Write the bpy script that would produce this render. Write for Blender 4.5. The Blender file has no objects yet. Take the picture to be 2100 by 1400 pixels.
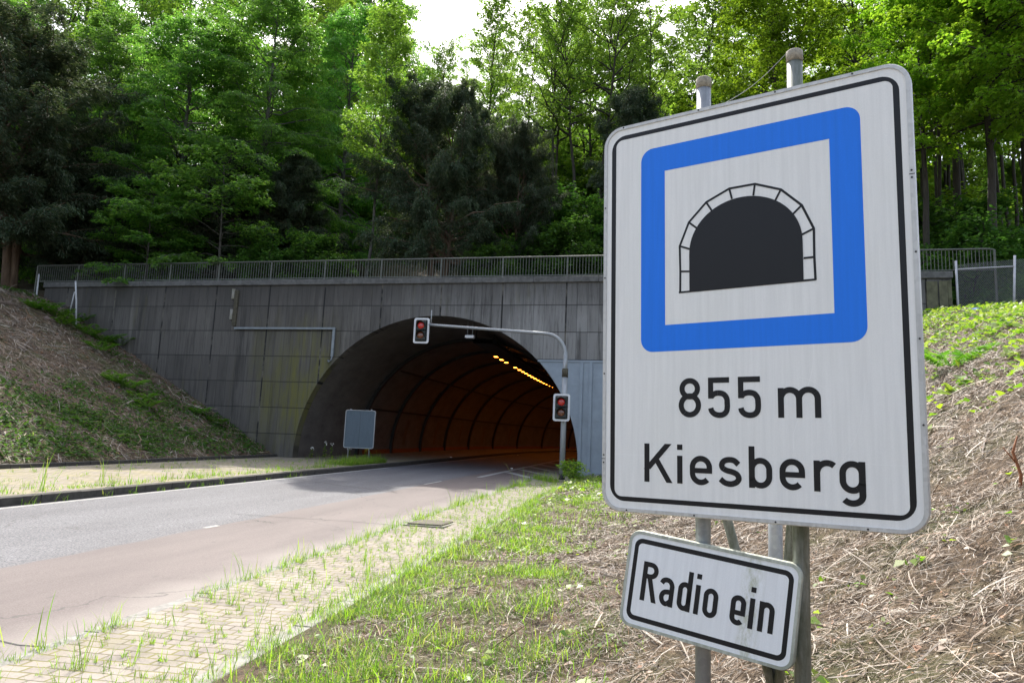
import bpy, math, random
import numpy as np
from mathutils import Vector, Matrix

scene = bpy.context.scene
rad = math.radians

# ------------------------------------------------------------------ camera
EYE = 1.65
PITCH, ROLL, FOCAL = 0.1531, 0.0427, 1570.3 / 2100 * 36
cp, sp = math.cos(PITCH), math.sin(PITCH)
FW = np.array([0, cp, sp]); U0 = np.array([0, -sp, cp]); R0 = np.array([1.0, 0, 0])
RT = math.cos(ROLL) * R0 + math.sin(ROLL) * U0
UP = -math.sin(ROLL) * R0 + math.cos(ROLL) * U0
cd = bpy.data.cameras.new("camera")
cd.lens = FOCAL; cd.sensor_width = 36; cd.clip_start = 0.05; cd.clip_end = 2000
cam = bpy.data.objects.new("camera", cd)
scene.collection.objects.link(cam)
cam.matrix_world = Matrix(((RT[0], UP[0], -FW[0], 0), (RT[1], UP[1], -FW[1], 0), (RT[2], UP[2], -FW[2], EYE), (0, 0, 0, 1)))
scene.camera = cam

# ------------------------------------------------------------------ light
SUN_EL, SUN_AZ = 52.0, -10.0          # azimuth from +Y towards +X
world = bpy.data.worlds.new("World"); scene.world = world; world.use_nodes = True
wn_ = world.node_tree
bg = wn_.nodes["Background"]
sky = wn_.nodes.new("ShaderNodeTexSky"); sky.sky_type = 'NISHITA'; sky.sun_disc = False
sky.sun_elevation = rad(SUN_EL); sky.sun_rotation = rad(SUN_AZ)
sky.air_density = 1.0; sky.dust_density = 4.0; sky.ozone_density = 1.0
hz_ = wn_.nodes.new("ShaderNodeHueSaturation"); hz_.inputs['Saturation'].default_value = 0.65   # thin white haze over the blue
wn_.links.new(sky.outputs[0], hz_.inputs['Color']); wn_.links.new(hz_.outputs[0], bg.inputs[0]); bg.inputs[1].default_value = 0.15
sl = bpy.data.lights.new("sun", 'SUN'); sl.energy = 2.6; sl.angle = rad(0.53); sl.color = (1.0, 0.94, 0.85)
so = bpy.data.objects.new("sun", sl); scene.collection.objects.link(so)
sv = Vector((math.sin(rad(SUN_AZ)) * math.cos(rad(SUN_EL)), math.cos(rad(SUN_AZ)) * math.cos(rad(SUN_EL)), math.sin(rad(SUN_EL))))
so.rotation_euler = sv.to_track_quat('Z', 'Y').to_euler(); so.location = sv * 150
scene.view_settings.view_transform = 'Standard'; scene.view_settings.look = 'None'
scene.view_settings.exposure = 1.4; scene.view_settings.gamma = 1
scene.render.engine = 'CYCLES'
scene.cycles.max_bounces = 8; scene.cycles.diffuse_bounces = 4; scene.cycles.transmission_bounces = 5
scene.cycles.glossy_bounces = 3; scene.cycles.transparent_max_bounces = 6
scene.cycles.use_denoising = True

# ------------------------------------------------------------------ site frame
GX, GY = -0.0022, 0.0324                       # fall of the road plane
E1 = np.array([0.1759, 0.9844]); E2 = np.array([0.9844, -0.1759])
WD = np.array([0.9741, -0.2263]); WN = np.array([0.2263, 0.9741])   # along the portal wall / into the hill
W0 = np.array([3.0, 32.59])
ROADL, ROADR = -11.05, -4.17

def plane(x, y): return GX * x + GY * y
def xy(a, b): return a * E1[0] + b * E2[0], a * E1[1] + b * E2[1]
def ab(x, y): return x * E1[0] + y * E1[1], x * E2[0] + y * E2[1]
def uw(u, d): return W0[0] + u * WD[0] + d * WN[0], W0[1] + u * WD[1] + d * WN[1]
def a_wall(b): return (WN @ W0 - b * (WN @ E2)) / (WN @ E1)
def softplus(x): return np.logaddexp(0, x)
def smin(p, q, k): return -k * np.logaddexp(-p / k, -q / k)
def lump(x, y, s=1.0, o=0.0):
    x = x / s + o; y = y / s - o
    return (np.sin(x * 1.7 + 1.3 * np.sin(y * 1.1)) + np.sin(y * 2.3 + 1.7 * np.sin(x * 0.9)) + 0.6 * np.sin(x * 4.1 + y * 3.3 + 2 * np.sin(y * 1.9)) + 0.5 * np.sin(y * 5.3 - x * 3.7 + np.sin(x * 2.7))) / 3.1

def front_z(x, y):
    a, b = ab(x, y)
    z = plane(x, y)
    t = b + 2.65
    r = 0.05 + 0.06 * np.maximum(t, 0) + 0.64 * 0.5 * softplus((b - 0.7) / 0.5)
    cap = np.clip(5.45 + (a - 22) * 0.175, 2.4, 6.95)
    over = np.maximum(r - cap, 0)
    r = smin(r, cap, 0.3) + 0.07 * over
    tl = -(b + 16.85)
    l = 0.2 + 0.546 * np.maximum(tl, 0)
    l = smin(l, 7.75, 0.35) + 0.1 * np.maximum(l - 7.75, 0)
    h = np.where(t > 0, r, np.where(tl > 0, l, -0.07))
    n = np.where((t > 0.6) | (tl > 0.3), 1.0, 0.0) * (0.10 * lump(x, y, 1.1) + 0.035 * lump(x, y, 0.31, 3.0)) * np.clip(np.maximum(t, tl) / 2.0, 0.12, 1)
    return z + h + n

def hill_z(u, d):
    s = np.clip((u - 11.5) / 4.0, 0, 1); s = s * s * (3 - 2 * s)
    base = 9.3 - 1.15 * s
    d = np.maximum(d, 0)
    sl_ = 0.25 + 0.20 * np.clip((-u - 6) / 14.0, 0, 1)
    rise = 0.03 * d + sl_ * softplus((d - 5) / 1.5) * 1.5
    rise = smin(rise, 24 + 0.04 * d + 14 * np.clip((-u - 6) / 14.0, 0, 1), 3.0)
    return base + rise + 0.15 * lump(u, d, 2.2)

def ground_z(x, y):
    p = np.array([x - W0[0], y - W0[1]])
    u, d = p @ WD, p @ WN
    return float(hill_z(np.array(u), np.array(d))) if d > 0.3 else float(front_z(np.array(x), np.array(y)))

def ray(px, py):
    return RT * (px - 1050) / 1570.3 - UP * (py - 700) / 1570.3 + FW
def at(px, py, D):                              # the point seen at photo pixel px, py, D metres north of the eye
    d = ray(px, py); return np.array([0, 0, EYE]) + d * (D / d[1])
def image_xy(P):
    Q = P - np.array([0, 0, EYE])
    w = np.maximum(Q @ FW, 1e-3)
    return 1050 + 1570.3 * (Q @ RT) / w, 700 - 1570.3 * (Q @ UP) / w, Q @ FW

# ------------------------------------------------------------------ mesh helpers
class MB:
    def __init__(s): s.v = []; s.f = []; s.sm = []
    def quad(s, *p):
        n = len(s.v); s.v += [tuple(map(float, q)) for q in p]; s.f.append(tuple(range(n, n + len(p)))); s.sm.append(False)
    def box(s, lo, hi, bev=0.0):
        x0, y0, z0 = lo; x1, y1, z1 = hi
        if bev <= 0:
            n = len(s.v)
            s.v += [(x, y, z) for z in (z0, z1) for y in (y0, y1) for x in (x0, x1)]
            for f in ((0, 2, 3, 1), (4, 5, 7, 6), (0, 1, 5, 4), (2, 6, 7, 3), (0, 4, 6, 2), (1, 3, 7, 5)):
                s.f.append(tuple(n + i for i in f)); s.sm.append(False)
        else:
            e = bev
            s.loft([[(x0 + e, y0 + e, z0), (x1 - e, y0 + e, z0), (x1 - e, y1 - e, z0), (x0 + e, y1 - e, z0)],
                    [(x0, y0, z0 + e), (x1, y0, z0 + e), (x1, y1, z0 + e), (x0, y1, z0 + e)],
                    [(x0, y0, z1 - e), (x1, y0, z1 - e), (x1, y1, z1 - e), (x0, y1, z1 - e)],
                    [(x0 + e, y0 + e, z1), (x1 - e, y0 + e, z1), (x1 - e, y1 - e, z1), (x0 + e, y1 - e, z1)]], caps=True)
    def loft(s, rings, caps=True, smooth=False, closed=True):
        n0 = len(s.v); k = len(rings[0])
        for r in rings: s.v += [tuple(map(float, q)) for q in r]
        for i in range(len(rings) - 1):
            for j in range(k if closed else k - 1):
                a, b = n0 + i * k + j, n0 + i * k + (j + 1) % k
                s.f.append((a, b, b + k, a + k)); s.sm.append(smooth)
        if caps:
            s.f.append(tuple(n0 + j for j in reversed(range(k)))); s.sm.append(False)
            s.f.append(tuple(n0 + (len(rings) - 1) * k + j for j in range(k))); s.sm.append(False)
    def tube(s, pts, r, seg=8, caps=True):
        pts = [np.array(p, float) for p in pts]
        if not hasattr(r, '__len__'): r = [r] * len(pts)
        rings = []; up = None
        for i, p in enumerate(pts):
            t = pts[min(i + 1, len(pts) - 1)] - pts[max(i - 1, 0)]
            t = t / (np.linalg.norm(t) + 1e-12)
            if up is None:
                up = np.array([0, 0, 1.0]) if abs(t[2]) < 0.9 else np.array([1.0, 0, 0])
            x = np.cross(t, up); x /= np.linalg.norm(x); y = np.cross(x, t); up = y
            rings.append([p + r[i] * (math.cos(2 * math.pi * j / seg) * x + math.sin(2 * math.pi * j / seg) * y) for j in range(seg)])
        s.loft(rings, caps=caps, smooth=True)
    def prism(s, poly, y0, y1):                  # poly in x,z; extruded along y
        s.loft([[(x, y0, z) for x, z in poly], [(x, y1, z) for x, z in poly]], caps=True)
    def build(s, name, mat, parent=None):
        me = bpy.data.meshes.new(name)
        me.from_pydata(s.v, [], s.f)
        me.polygons.foreach_set('use_smooth', s.sm)
        me.materials.append(mat); me.update()
        o = bpy.data.objects.new(name, me); scene.collection.objects.link(o)
        if parent is not None: o.parent = parent
        return o

def np_mesh(name, V, k, mat, parent=None, smooth=False, flip=False):   # V (n*k,3): n separate k-gons
    V = np.asarray(V, dtype=np.float32).reshape(-1, 3); n = len(V) // k
    me = bpy.data.meshes.new(name)
    me.vertices.add(len(V)); me.vertices.foreach_set('co', V.ravel())
    me.loops.add(len(V)); me.loops.foreach_set('vertex_index', np.arange(len(V), dtype=np.int32))
    me.polygons.add(n); me.polygons.foreach_set('loop_start', np.arange(n, dtype=np.int32) * k)
    try: me.polygons.foreach_set('loop_total', np.full(n, k, dtype=np.int32))
    except Exception: pass
    me.materials.append(mat); me.update(calc_edges=True)
    o = bpy.data.objects.new(name, me); scene.collection.objects.link(o)
    if parent is not None: o.parent = parent
    return o

def np_strips(name, P, mat, parent=None):         # P (n, m, 2, 3): n ribbons of m rungs sharing vertices
    n, m = P.shape[:2]
    V = np.asarray(P, dtype=np.float32).reshape(-1, 3)
    base = (np.arange(n, dtype=np.int32) * (2 * m))[:, None, None]
    i = (np.arange(m - 1, dtype=np.int32) * 2)[None, :, None]
    F = (base + i + np.array([0, 1, 3, 2], dtype=np.int32)[None, None, :]).reshape(-1)
    nf = len(F) // 4
    me = bpy.data.meshes.new(name)
    me.vertices.add(len(V)); me.vertices.foreach_set('co', V.ravel())
    me.loops.add(len(F)); me.loops.foreach_set('vertex_index', F)
    me.polygons.add(nf); me.polygons.foreach_set('loop_start', np.arange(nf, dtype=np.int32) * 4)
    try: me.polygons.foreach_set('loop_total', np.full(nf, 4, dtype=np.int32))
    except Exception: pass
    me.polygons.foreach_set('use_smooth', np.ones(nf, dtype=bool))
    me.materials.append(mat); me.update(calc_edges=True)
    o = bpy.data.objects.new(name, me); scene.collection.objects.link(o)
    if parent is not None: o.parent = parent
    return o

def empty(name, loc=(0, 0, 0), rotz=0.0):
    o = bpy.data.objects.new(name, None); scene.collection.objects.link(o)
    o.location = loc; o.rotation_euler = (0, 0, rotz); o.empty_display_size = 0.2
    return o
def tag(o, label=None, cat=None, group=None, kind=None):
    if label: o['label'] = label
    if cat: o['category'] = cat
    if group: o['group'] = group
    if kind: o['kind'] = kind
    return o
def copy_tree(o, parent=None):
    c = o.copy(); scene.collection.objects.link(c)
    if parent is not None: c.parent = parent
    for ch in list(o.children): copy_tree(ch, c)
    return c
def frame_matrix(o, org, X, Y, Z):
    o.matrix_world = Matrix(((X[0], Y[0], Z[0], org[0]), (X[1], Y[1], Z[1], org[1]), (X[2], Y[2], Z[2], org[2]), (0, 0, 0, 1)))

# ------------------------------------------------------------------ materials
class NT:
    def __init__(s, name):
        s.m = bpy.data.materials.new(name); s.m.use_nodes = True
        s.t = s.m.node_tree; s.b = s.t.nodes['Principled BSDF']; s.out = s.t.nodes['Material Output']
    def n(s, typ, **kw):
        nd = s.t.nodes.new(typ)
        for k, v in kw.items():
            if k == 'ins':
                for i, val in v.items():
                    if hasattr(val, 'is_linked') or isinstance(val, bpy.types.NodeSocket): s.t.links.new(val, nd.inputs[i])
                    else: nd.inputs[i].default_value = val
            else: setattr(nd, k, v)
        return nd
    def link(s, a, b): s.t.links.new(a, b)
    def coord(s, kind='Object'): return s.n('ShaderNodeTexCoord').outputs[kind]
    def mapping(s, vec, scale=(1, 1, 1), rot=(0, 0, 0), loc=(0, 0, 0)):
        return s.n('ShaderNodeMapping', ins={0: vec, 1: loc, 2: rot, 3: scale}).outputs[0]
    def noise(s, vec, scale, detail=4, rough=0.55, dist=0.0):
        return s.n('ShaderNodeTexNoise', ins={'Vector': vec, 'Scale': scale, 'Detail': detail, 'Roughness': rough, 'Distortion': dist}).outputs['Fac']
    def ramp(s, fac, stops, interp='LINEAR'):
        r = s.n('ShaderNodeValToRGB', ins={0: fac}); r.color_ramp.interpolation = interp
        e = r.color_ramp.elements
        while len(e) < len(stops): e.new(0.5)
        for i, (p, c) in enumerate(stops):
            e[i].position = p; e[i].color = (*c, 1) if len(c) == 3 else c
        return r.outputs[0]
    def step(s, fac, lo, hi):
        return s.n('ShaderNodeMapRange', ins={0: fac, 1: lo, 2: hi}).outputs[0]
    def mix(s, fac, a, b, blend='MIX'):
        nd = s.n('ShaderNodeMix', data_type='RGBA', blend_type=blend)
        for i, v in ((0, fac), (6, a), (7, b)):
            if isinstance(v, bpy.types.NodeSocket): s.link(v, nd.inputs[i])
            else: nd.inputs[i].default_value = v if i == 0 else (*v, 1)
        return nd.outputs[2]
    def math(s, op, a, b=0.0, c=0.0):
        nd = s.n('ShaderNodeMath', operation=op)
        for i, v in enumerate((a, b, c)):
            if isinstance(v, bpy.types.NodeSocket): s.link(v, nd.inputs[i])
            else: nd.inputs[i].default_value = v
        return nd.outputs[0]
    def bump(s, h, strength=0.3, dist=0.01):
        s.link(s.n('ShaderNodeBump', ins={'Strength': strength, 'Distance': dist, 'Height': h}).outputs[0], s.b.inputs['Normal'])
    def col(s, c):
        if isinstance(c, bpy.types.NodeSocket): s.link(c, s.b.inputs['Base Color'])
        else: s.b.inputs['Base Color'].default_value = (*c, 1)
    def set(s, **kw):
        for k, v in kw.items():
            i = s.b.inputs[k.replace('_', ' ')]
            if isinstance(v, bpy.types.NodeSocket): s.link(v, i)
            else: i.default_value = v

def m_plain(name, c, rough=0.6, metal=0.0, var=0.25, scale=6.0, bump=0.1, dark=None):
    t = NT(name); v = t.coord()
    n = t.noise(v, scale, 6, 0.65)
    d = dark or tuple(x * (1 - var) for x in c)
    t.col(t.mix(t.step(n, 0.35, 0.7), c, d)); t.set(Roughness=rough, Metallic=metal)
    if bump: t.bump(n, bump, 0.005)
    return t.m

def m_leaf(name, greens, trans=0.45, rough=0.5, tgain=1.6, spec=0.3):
    t = NT(name)
    g = t.n('ShaderNodeNewGeometry').outputs['Random Per Island']
    oi = t.n('ShaderNodeObjectInfo').outputs['Random']
    k = len(greens)
    c = t.ramp(g, [(i / (k - 1), greens[i]) for i in range(k)])
    hsv = t.n('ShaderNodeHueSaturation', ins={'Hue': t.math('MULTIPLY_ADD', oi, 0.02, 0.483), 'Saturation': 1.0, 'Value': t.math('MULTIPLY_ADD', oi, 0.4, 0.8), 'Color': c}).outputs[0]
    t.col(hsv); t.set(Roughness=rough)
    t.b.inputs['Specular IOR Level'].default_value = spec
    tr = t.n('ShaderNodeBsdfTranslucent', ins={'Color': t.mix(1.0, hsv, (tgain, tgain * 1.05, tgain * 0.55), 'MULTIPLY')})
    mx = t.n('ShaderNodeMixShader', ins={0: trans, 1: t.b.outputs[0], 2: tr.outputs[0]})
    t.link(mx.outputs[0], t.out.inputs[0])
    return t.m

def m_bark(name, c1, c2, scale=3.0):
    t = NT(name); v = t.mapping(t.coord(), (scale * 3, scale * 3, scale * 0.6))
    n = t.noise(v, 1.0, 8, 0.7)
    moss = t.step(t.noise(t.coord(), 0.8, 4), 0.5, 0.72)
    t.col(t.mix(t.math('MULTIPLY', moss, 0.5), t.ramp(n, [(0.3, c1), (0.7, c2)]), (0.045, 0.055, 0.02))); t.set(Roughness=0.9); t.bump(n, 0.6, 0.03)
    return t.m

def m_road():
    t = NT('asphalt'); uv = t.coord('Object')         # object axes: x across, y along the road
    sx = t.n('ShaderNodeSeparateXYZ', ins={0: uv})
    x, y = sx.outputs[0], sx.outputs[1]
    wob = t.noise(t.mapping(uv, (0.3, 0.3, 0.3)), 3.0, 3)
    lane = t.step(t.math('ADD', x, t.math('MULTIPLY', t.math('SUBTRACT', wob, 0.5), 0.18)), -6.73, -6.67)
    grit = t.noise(uv, 38.0, 4, 0.8); grit2 = t.noise(uv, 70.0, 4, 0.85)
    big = t.noise(t.mapping(uv, (0.9, 0.16, 1)), 1.4, 5, 0.6)
    grey = t.mix(t.step(grit, 0.42, 0.62), (0.060, 0.062, 0.068), (0.215, 0.215, 0.228))
    pink = t.mix(t.step(grit2, 0.38, 0.68), (0.105, 0.086, 0.080), (0.205, 0.172, 0.162))
    c = t.mix(lane, grey, pink)
    c = t.mix(t.step(big, 0.38, 0.72), c, t.mix(1.0, c, (0.74, 0.73, 0.74), 'MULTIPLY'))
    track = t.math('ABSOLUTE', t.math('SINE', t.math('MULTIPLY', t.math('ADD', x, 0.4), 1.85)))
    c = t.mix(t.math('MULTIPLY', t.step(track, 0.7, 1.0), 0.25), c, t.mix(1.0, c, (0.75, 0.75, 0.77), 'MULTIPLY'))
    # pale dusty strip beside the edge stones
    dust = t.step(t.math('ADD', x, t.math('MULTIPLY', wob, 0.8)), -4.45, -3.95)
    c = t.mix(t.math('MULTIPLY', dust, 0.55), c, (0.27, 0.245, 0.22))
    # oil stains
    sp_ = t.n('ShaderNodeTexVoronoi', ins={'Vector': t.mapping(uv, (1, 0.5, 1)), 'Scale': 2.2}).outputs['Distance']
    c = t.mix(t.math('MULTIPLY', t.step(sp_, 0.10, 0.03), 0.5), c, (0.07, 0.065, 0.06))
    # hairline cracks
    cr = t.n('ShaderNodeTexVoronoi', feature='DISTANCE_TO_EDGE', ins={'Vector': t.n('ShaderNodeVectorMath', operation='ADD', ins={0: t.mapping(uv, (1, 0.6, 1)), 1: t.n('ShaderNodeTexNoise', ins={'Vector': uv, 'Scale': 1.5, 'Detail': 5.0}).outputs['Color']}).outputs[0], 'Scale': 0.23}).outputs['Distance']
    c = t.mix(t.math('MULTIPLY', t.step(cr, 0.0042, 0.0012), 0.6), c, (0.05, 0.048, 0.045))
    t.col(c); t.set(Roughness=0.82)
    t.bump(t.math('ADD', grit, t.math('MULTIPLY', grit2, 0.5)), 0.55, 0.008)
    return t.m

def m_paver(name, c1, c2, c3, wx=0.2, wy=0.165, moss=0.5):
    t = NT(name); uv = t.coord()
    warp = t.n('ShaderNodeTexNoise', ins={'Vector': uv, 'Scale': 1.2, 'Detail': 2.0}).outputs['Color']
    v = t.n('ShaderNodeVectorMath', operation='ADD', ins={0: uv, 1: t.n('ShaderNodeVectorMath', operation='SCALE', ins={0: warp, 3: 0.14}).outputs[0]}).outputs[0]
    br = t.n('ShaderNodeTexBrick', offset=0.5, squash=1.0, ins={'Vector': v, 'Color1': (*c1, 1), 'Color2': (*c2, 1), 'Mortar': (0.10, 0.088, 0.055, 1), 'Scale': 1.0, 'Mortar Size': 0.012, 'Mortar Smooth': 0.7, 'Bias': 0.0, 'Brick Width': wx, 'Row Height': wy})
    fine = t.noise(uv, 60, 4, 0.7); mid = t.noise(uv, 1.1, 5, 0.6)
    c = t.mix(t.step(fine, 0.35, 0.7), br.outputs[0], t.mix(1.0, br.outputs[0], (0.72, 0.71, 0.70), 'MULTIPLY'))
    c = t.mix(t.math('MULTIPLY', t.step(mid, 0.45, 0.68), 0.6), c, c3)
    stain = t.math('MULTIPLY', t.step(t.noise(t.mapping(uv, (1.0, 0.5, 1)), 1.9, 4, 0.6), 0.56, 0.66), 0.5)
    c = t.mix(stain, c, t.mix(1.0, c, (0.62, 0.61, 0.62), 'MULTIPLY'))
    ms = t.math('MULTIPLY', t.step(t.noise(uv, 2.6, 6, 0.7), 0.52, 0.66), moss)
    mort = t.step(br.outputs['Fac'], 0.0, 0.6)
    ms = t.math('MAXIMUM', ms, t.math('MULTIPLY', mort, t.step(t.noise(uv, 5.0, 3), 0.38, 0.55)))
    c = t.mix(ms, c, t.mix(fine, (0.11, 0.12, 0.03), (0.24, 0.21, 0.08)))
    t.col(c); t.set(Roughness=0.9)
    h = t.math('SUBTRACT', t.math('MULTIPLY', fine, 0.25), t.math('MULTIPLY', br.outputs['Fac'], 1.0))
    t.bump(h, 0.6, 0.010)
    return t.m

def m_soil(name, cs, moss=(0.07, 0.095, 0.02), mo=0.55):
    t = NT(name); v = t.coord()
    n = t.noise(v, 9, 8, 0.75); n2 = t.noise(v, 0.9, 5); n3 = t.noise(v, 45, 4, 0.8)
    c = t.ramp(n, [(0.3, cs[0]), (0.5, cs[1]), (0.68, cs[2])])
    c = t.mix(t.step(n3, 0.4, 0.7), c, t.mix(1.0, c, (1.7, 1.6, 1.5), 'MULTIPLY'))
    c = t.mix(t.math('MULTIPLY', t.step(n2, 0.48, 0.62), mo), c, moss)
    t.col(c); t.set(Roughness=0.95); t.bump(t.math('ADD', n, n3), 0.9, 0.04)
    return t.m

def m_wall():
    t = NT('weathered_concrete'); v = t.coord()       # object x along the wall, z height
    s = t.n('ShaderNodeSeparateXYZ', ins={0: v}); x, z = s.outputs[0], s.outputs[2]
    PW, PH = 0.4786, 1.205
    px = t.math('DIVIDE', t.math('ADD', x, 0.72 + 40 * 2.8717), PW); pz = t.math('DIVIDE', t.math('ADD', z, -2.39 + 12.05), PH)
    idx = t.n('ShaderNodeCombineXYZ', ins={0: t.math('FLOOR', px), 1: t.math('FLOOR', pz), 2: 0.0}).outputs[0]
    rnd = t.n('ShaderNodeTexWhiteNoise', noise_dimensions='3D', ins={0: idx}).outputs['Value']
    def joint(p, size, w):
        d = t.math('MULTIPLY', t.math('ABSOLUTE', t.math('SUBTRACT', t.math('FRACT', t.math('ADD', p, 0.5)), 0.5)), size)
        return t.step(d, w, w * 0.45)
    jv = joint(px, PW, 0.013); jh = joint(pz, PH, 0.022)
    jm = joint(t.math('DIVIDE', px, 6.0), PW * 6, 0.045)
    j = t.math('MAXIMUM', t.math('MULTIPLY', jv, 0.5), t.math('MULTIPLY', jh, 0.85))
    streak = t.noise(t.mapping(v, (3.2, 1, 0.22)), 1.0, 8, 0.7)
    streak2 = t.noise(t.mapping(v, (7.0, 1, 0.5), loc=(3, 0, 1)), 1.0, 6, 0.75)
    fine = t.noise(v, 26, 6, 0.75); big = t.noise(v, 0.28, 4)
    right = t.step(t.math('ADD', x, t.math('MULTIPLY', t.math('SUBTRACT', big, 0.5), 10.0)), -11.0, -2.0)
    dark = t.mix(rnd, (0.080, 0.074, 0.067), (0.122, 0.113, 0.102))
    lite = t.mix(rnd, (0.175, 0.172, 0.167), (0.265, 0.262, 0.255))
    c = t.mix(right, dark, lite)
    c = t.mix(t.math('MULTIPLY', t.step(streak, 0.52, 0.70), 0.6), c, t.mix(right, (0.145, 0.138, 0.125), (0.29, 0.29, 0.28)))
    c = t.mix(t.math('MULTIPLY', t.step(streak2, 0.50, 0.68), 0.7), c, (0.036, 0.033, 0.031))
    run = t.noise(t.mapping(v, (1.5, 1, 0.10), loc=(2, 0, 9)), 1.0, 9, 0.72)
    c = t.mix(t.math('MULTIPLY', t.step(run, 0.56, 0.66), 0.65), c, t.mix(right, (0.19, 0.18, 0.16), (0.36, 0.355, 0.34)))
    c = t.mix(t.math('MULTIPLY', t.step(run, 0.45, 0.36), 0.7), c, (0.030, 0.028, 0.026))
    top = t.math('MULTIPLY', t.step(t.math('ADD', z, t.math('MULTIPLY', streak, 3.0)), 9.3, 10.8), 0.6)
    c = t.mix(top, c, (0.04, 0.038, 0.036))
    # pale lime run-off specks in the upper rows near the arch
    sp_ = t.math('MULTIPLY', t.step(fine, 0.55, 0.68), t.step(t.noise(t.mapping(v, (1.4, 1, 0.35)), 1.3, 5), 0.48, 0.62))
    c = t.mix(t.math('MULTIPLY', sp_, t.math('MULTIPLY', right, 0.8)), c, (0.36, 0.36, 0.36))
    # algae between the pipe and the arch
    xw = t.math('ADD', x, t.math('MULTIPLY', t.math('SUBTRACT', t.noise(t.mapping(v, (1.1, 1, 0.25), loc=(11, 0, 0)), 1.0, 5, 0.7), 0.5), 4.0))
    zw = t.math('ADD', z, t.math('MULTIPLY', t.math('SUBTRACT', t.noise(t.mapping(v, (2.2, 1, 0.2), loc=(5, 0, 4)), 1.0, 5, 0.7), 0.5), 6.0))
    mx = t.math('MULTIPLY', t.step(xw, -16.2, -13.6), t.step(xw, -10.4, -12.6))
    mz = t.math('MULTIPLY', t.step(zw, 0.6, 3.4), t.step(zw, 8.2, 5.2))
    moss = t.math('MULTIPLY', t.math('MULTIPLY', mx, mz), t.step(t.noise(t.mapping(v, (2.4, 1, 0.4)), 1.0, 6, 0.7), 0.36, 0.60))
    c = t.mix(t.math('MULTIPLY', moss, 0.8), c, t.mix(streak2, (0.10, 0.10, 0.025), (0.20, 0.19, 0.03)))
    mo2 = t.math('MULTIPLY', t.step(t.noise(t.mapping(v, (2.0, 1, 0.3), loc=(7, 0, 0)), 1.0, 5), 0.60, 0.75), 0.4)
    c = t.mix(mo2, c, (0.10, 0.095, 0.03))
    c = t.mix(j, c, (0.016, 0.016, 0.016)); c = t.mix(jm, c, t.mix(t.step(t.noise(t.mapping(v, (0.1, 1, 1.2)), 1.0, 4), 0.5, 0.6), (0.012, 0.012, 0.012), (0.13, 0.12, 0.10)))
    t.col(c); t.set(Roughness=0.85)
    t.bump(t.math('SUBTRACT', t.math('MULTIPLY', fine, 0.3), t.math('MAXIMUM', j, jm)), 0.6, 0.02)
    return t.m

def m_sign(name, c, dirt=0.5, grime=None):
    t = NT(name); v = t.coord()
    st = t.noise(t.mapping(v, (55, 1, 2.5)), 1.0, 4, 0.6); sp_ = t.noise(v, 42, 5, 0.8); big = t.noise(v, 2.3, 4)
    hexv = t.n('ShaderNodeTexVoronoi', ins={'Vector': t.mapping(v, (1, 0.01, 1)), 'Scale': 240.0}).outputs['Distance']
    d = tuple(x * 0.90 for x in c)
    cc = t.mix(t.step(st, 0.35, 0.7), c, d)
    cc = t.mix(t.math('MULTIPLY', t.step(hexv, 0.25, 0.6), 0.18), cc, tuple(x * 0.8 for x in c))
    cc = t.mix(t.math('MULTIPLY', t.step(big, 0.45, 0.75), 0.3 * dirt), cc, (c[0] * 0.85, c[1] * 0.86, c[2] * 0.78))
    cc = t.mix(t.math('MULTIPLY', t.step(sp_, 0.66, 0.74), dirt), cc, (0.25, 0.24, 0.18))
    if grime:
        s = t.n('ShaderNodeSeparateXYZ', ins={0: v}); x = s.outputs[0]
        band = t.math('MULTIPLY', t.step(x, grime[0], grime[0] + 0.03), t.step(x, grime[1], grime[1] - 0.04))
        g = t.math('MULTIPLY', band, t.step(t.noise(t.mapping(v, (40, 1, 14)), 1.0, 6, 0.8), 0.42, 0.62))
        cc = t.mix(t.math('MULTIPLY', g, 0.6), cc, (0.34, 0.36, 0.17))
    t.col(cc); t.set(Roughness=0.42); t.b.inputs['Specular IOR Level'].default_value = 0.35
    return t.m

def m_zinc(name, c=(0.36, 0.38, 0.40), moss=0.0, rough=0.5, metal=0.35):
    t = NT(name); v = t.coord()
    vo = t.n('ShaderNodeTexVoronoi', ins={'Vector': v, 'Scale': 60.0}).outputs['Color']
    bw = t.n('ShaderNodeRGBToBW', ins={0: vo}).outputs[0]
    st = t.noise(t.mapping(v, (25, 25, 1.5)), 1.0, 6, 0.7)
    cc = t.mix(bw, tuple(x * 0.8 for x in c), c)
    cc = t.mix(t.math('MULTIPLY', t.step(st, 0.48, 0.7), 0.5), cc, tuple(x * 0.55 for x in c))
    if moss: cc = t.mix(t.math('MULTIPLY', t.step(t.noise(t.mapping(v, (20, 20, 3)), 1.0, 6, 0.75), 0.36, 0.58), moss), cc, (0.07, 0.085, 0.04))
    t.col(cc); t.set(Roughness=rough, Metallic=metal)
    t.bump(st, 0.15, 0.003)
    return t.m

def m_straw(name, cols):
    t = NT(name)
    g = t.n('ShaderNodeNewGeometry').outputs['Random Per Island']
    k = len(cols)
    c = t.ramp(g, [(i / (k - 1), cols[i]) for i in range(k)])
    n = t.noise(t.coord(), 60, 3)
    t.col(t.mix(t.step(n, 0.4, 0.7), c, t.mix(1.0, c, (0.6, 0.58, 0.55), 'MULTIPLY'))); t.set(Roughness=0.6)
    return t.m

def m_emit(name, c, s):
    t = NT(name); t.col((0.6, 0.5, 0.3))
    t.b.inputs['Emission Color'].default_value = (*c, 1); t.b.inputs['Emission Strength'].default_value = s
    return t.m

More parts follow.
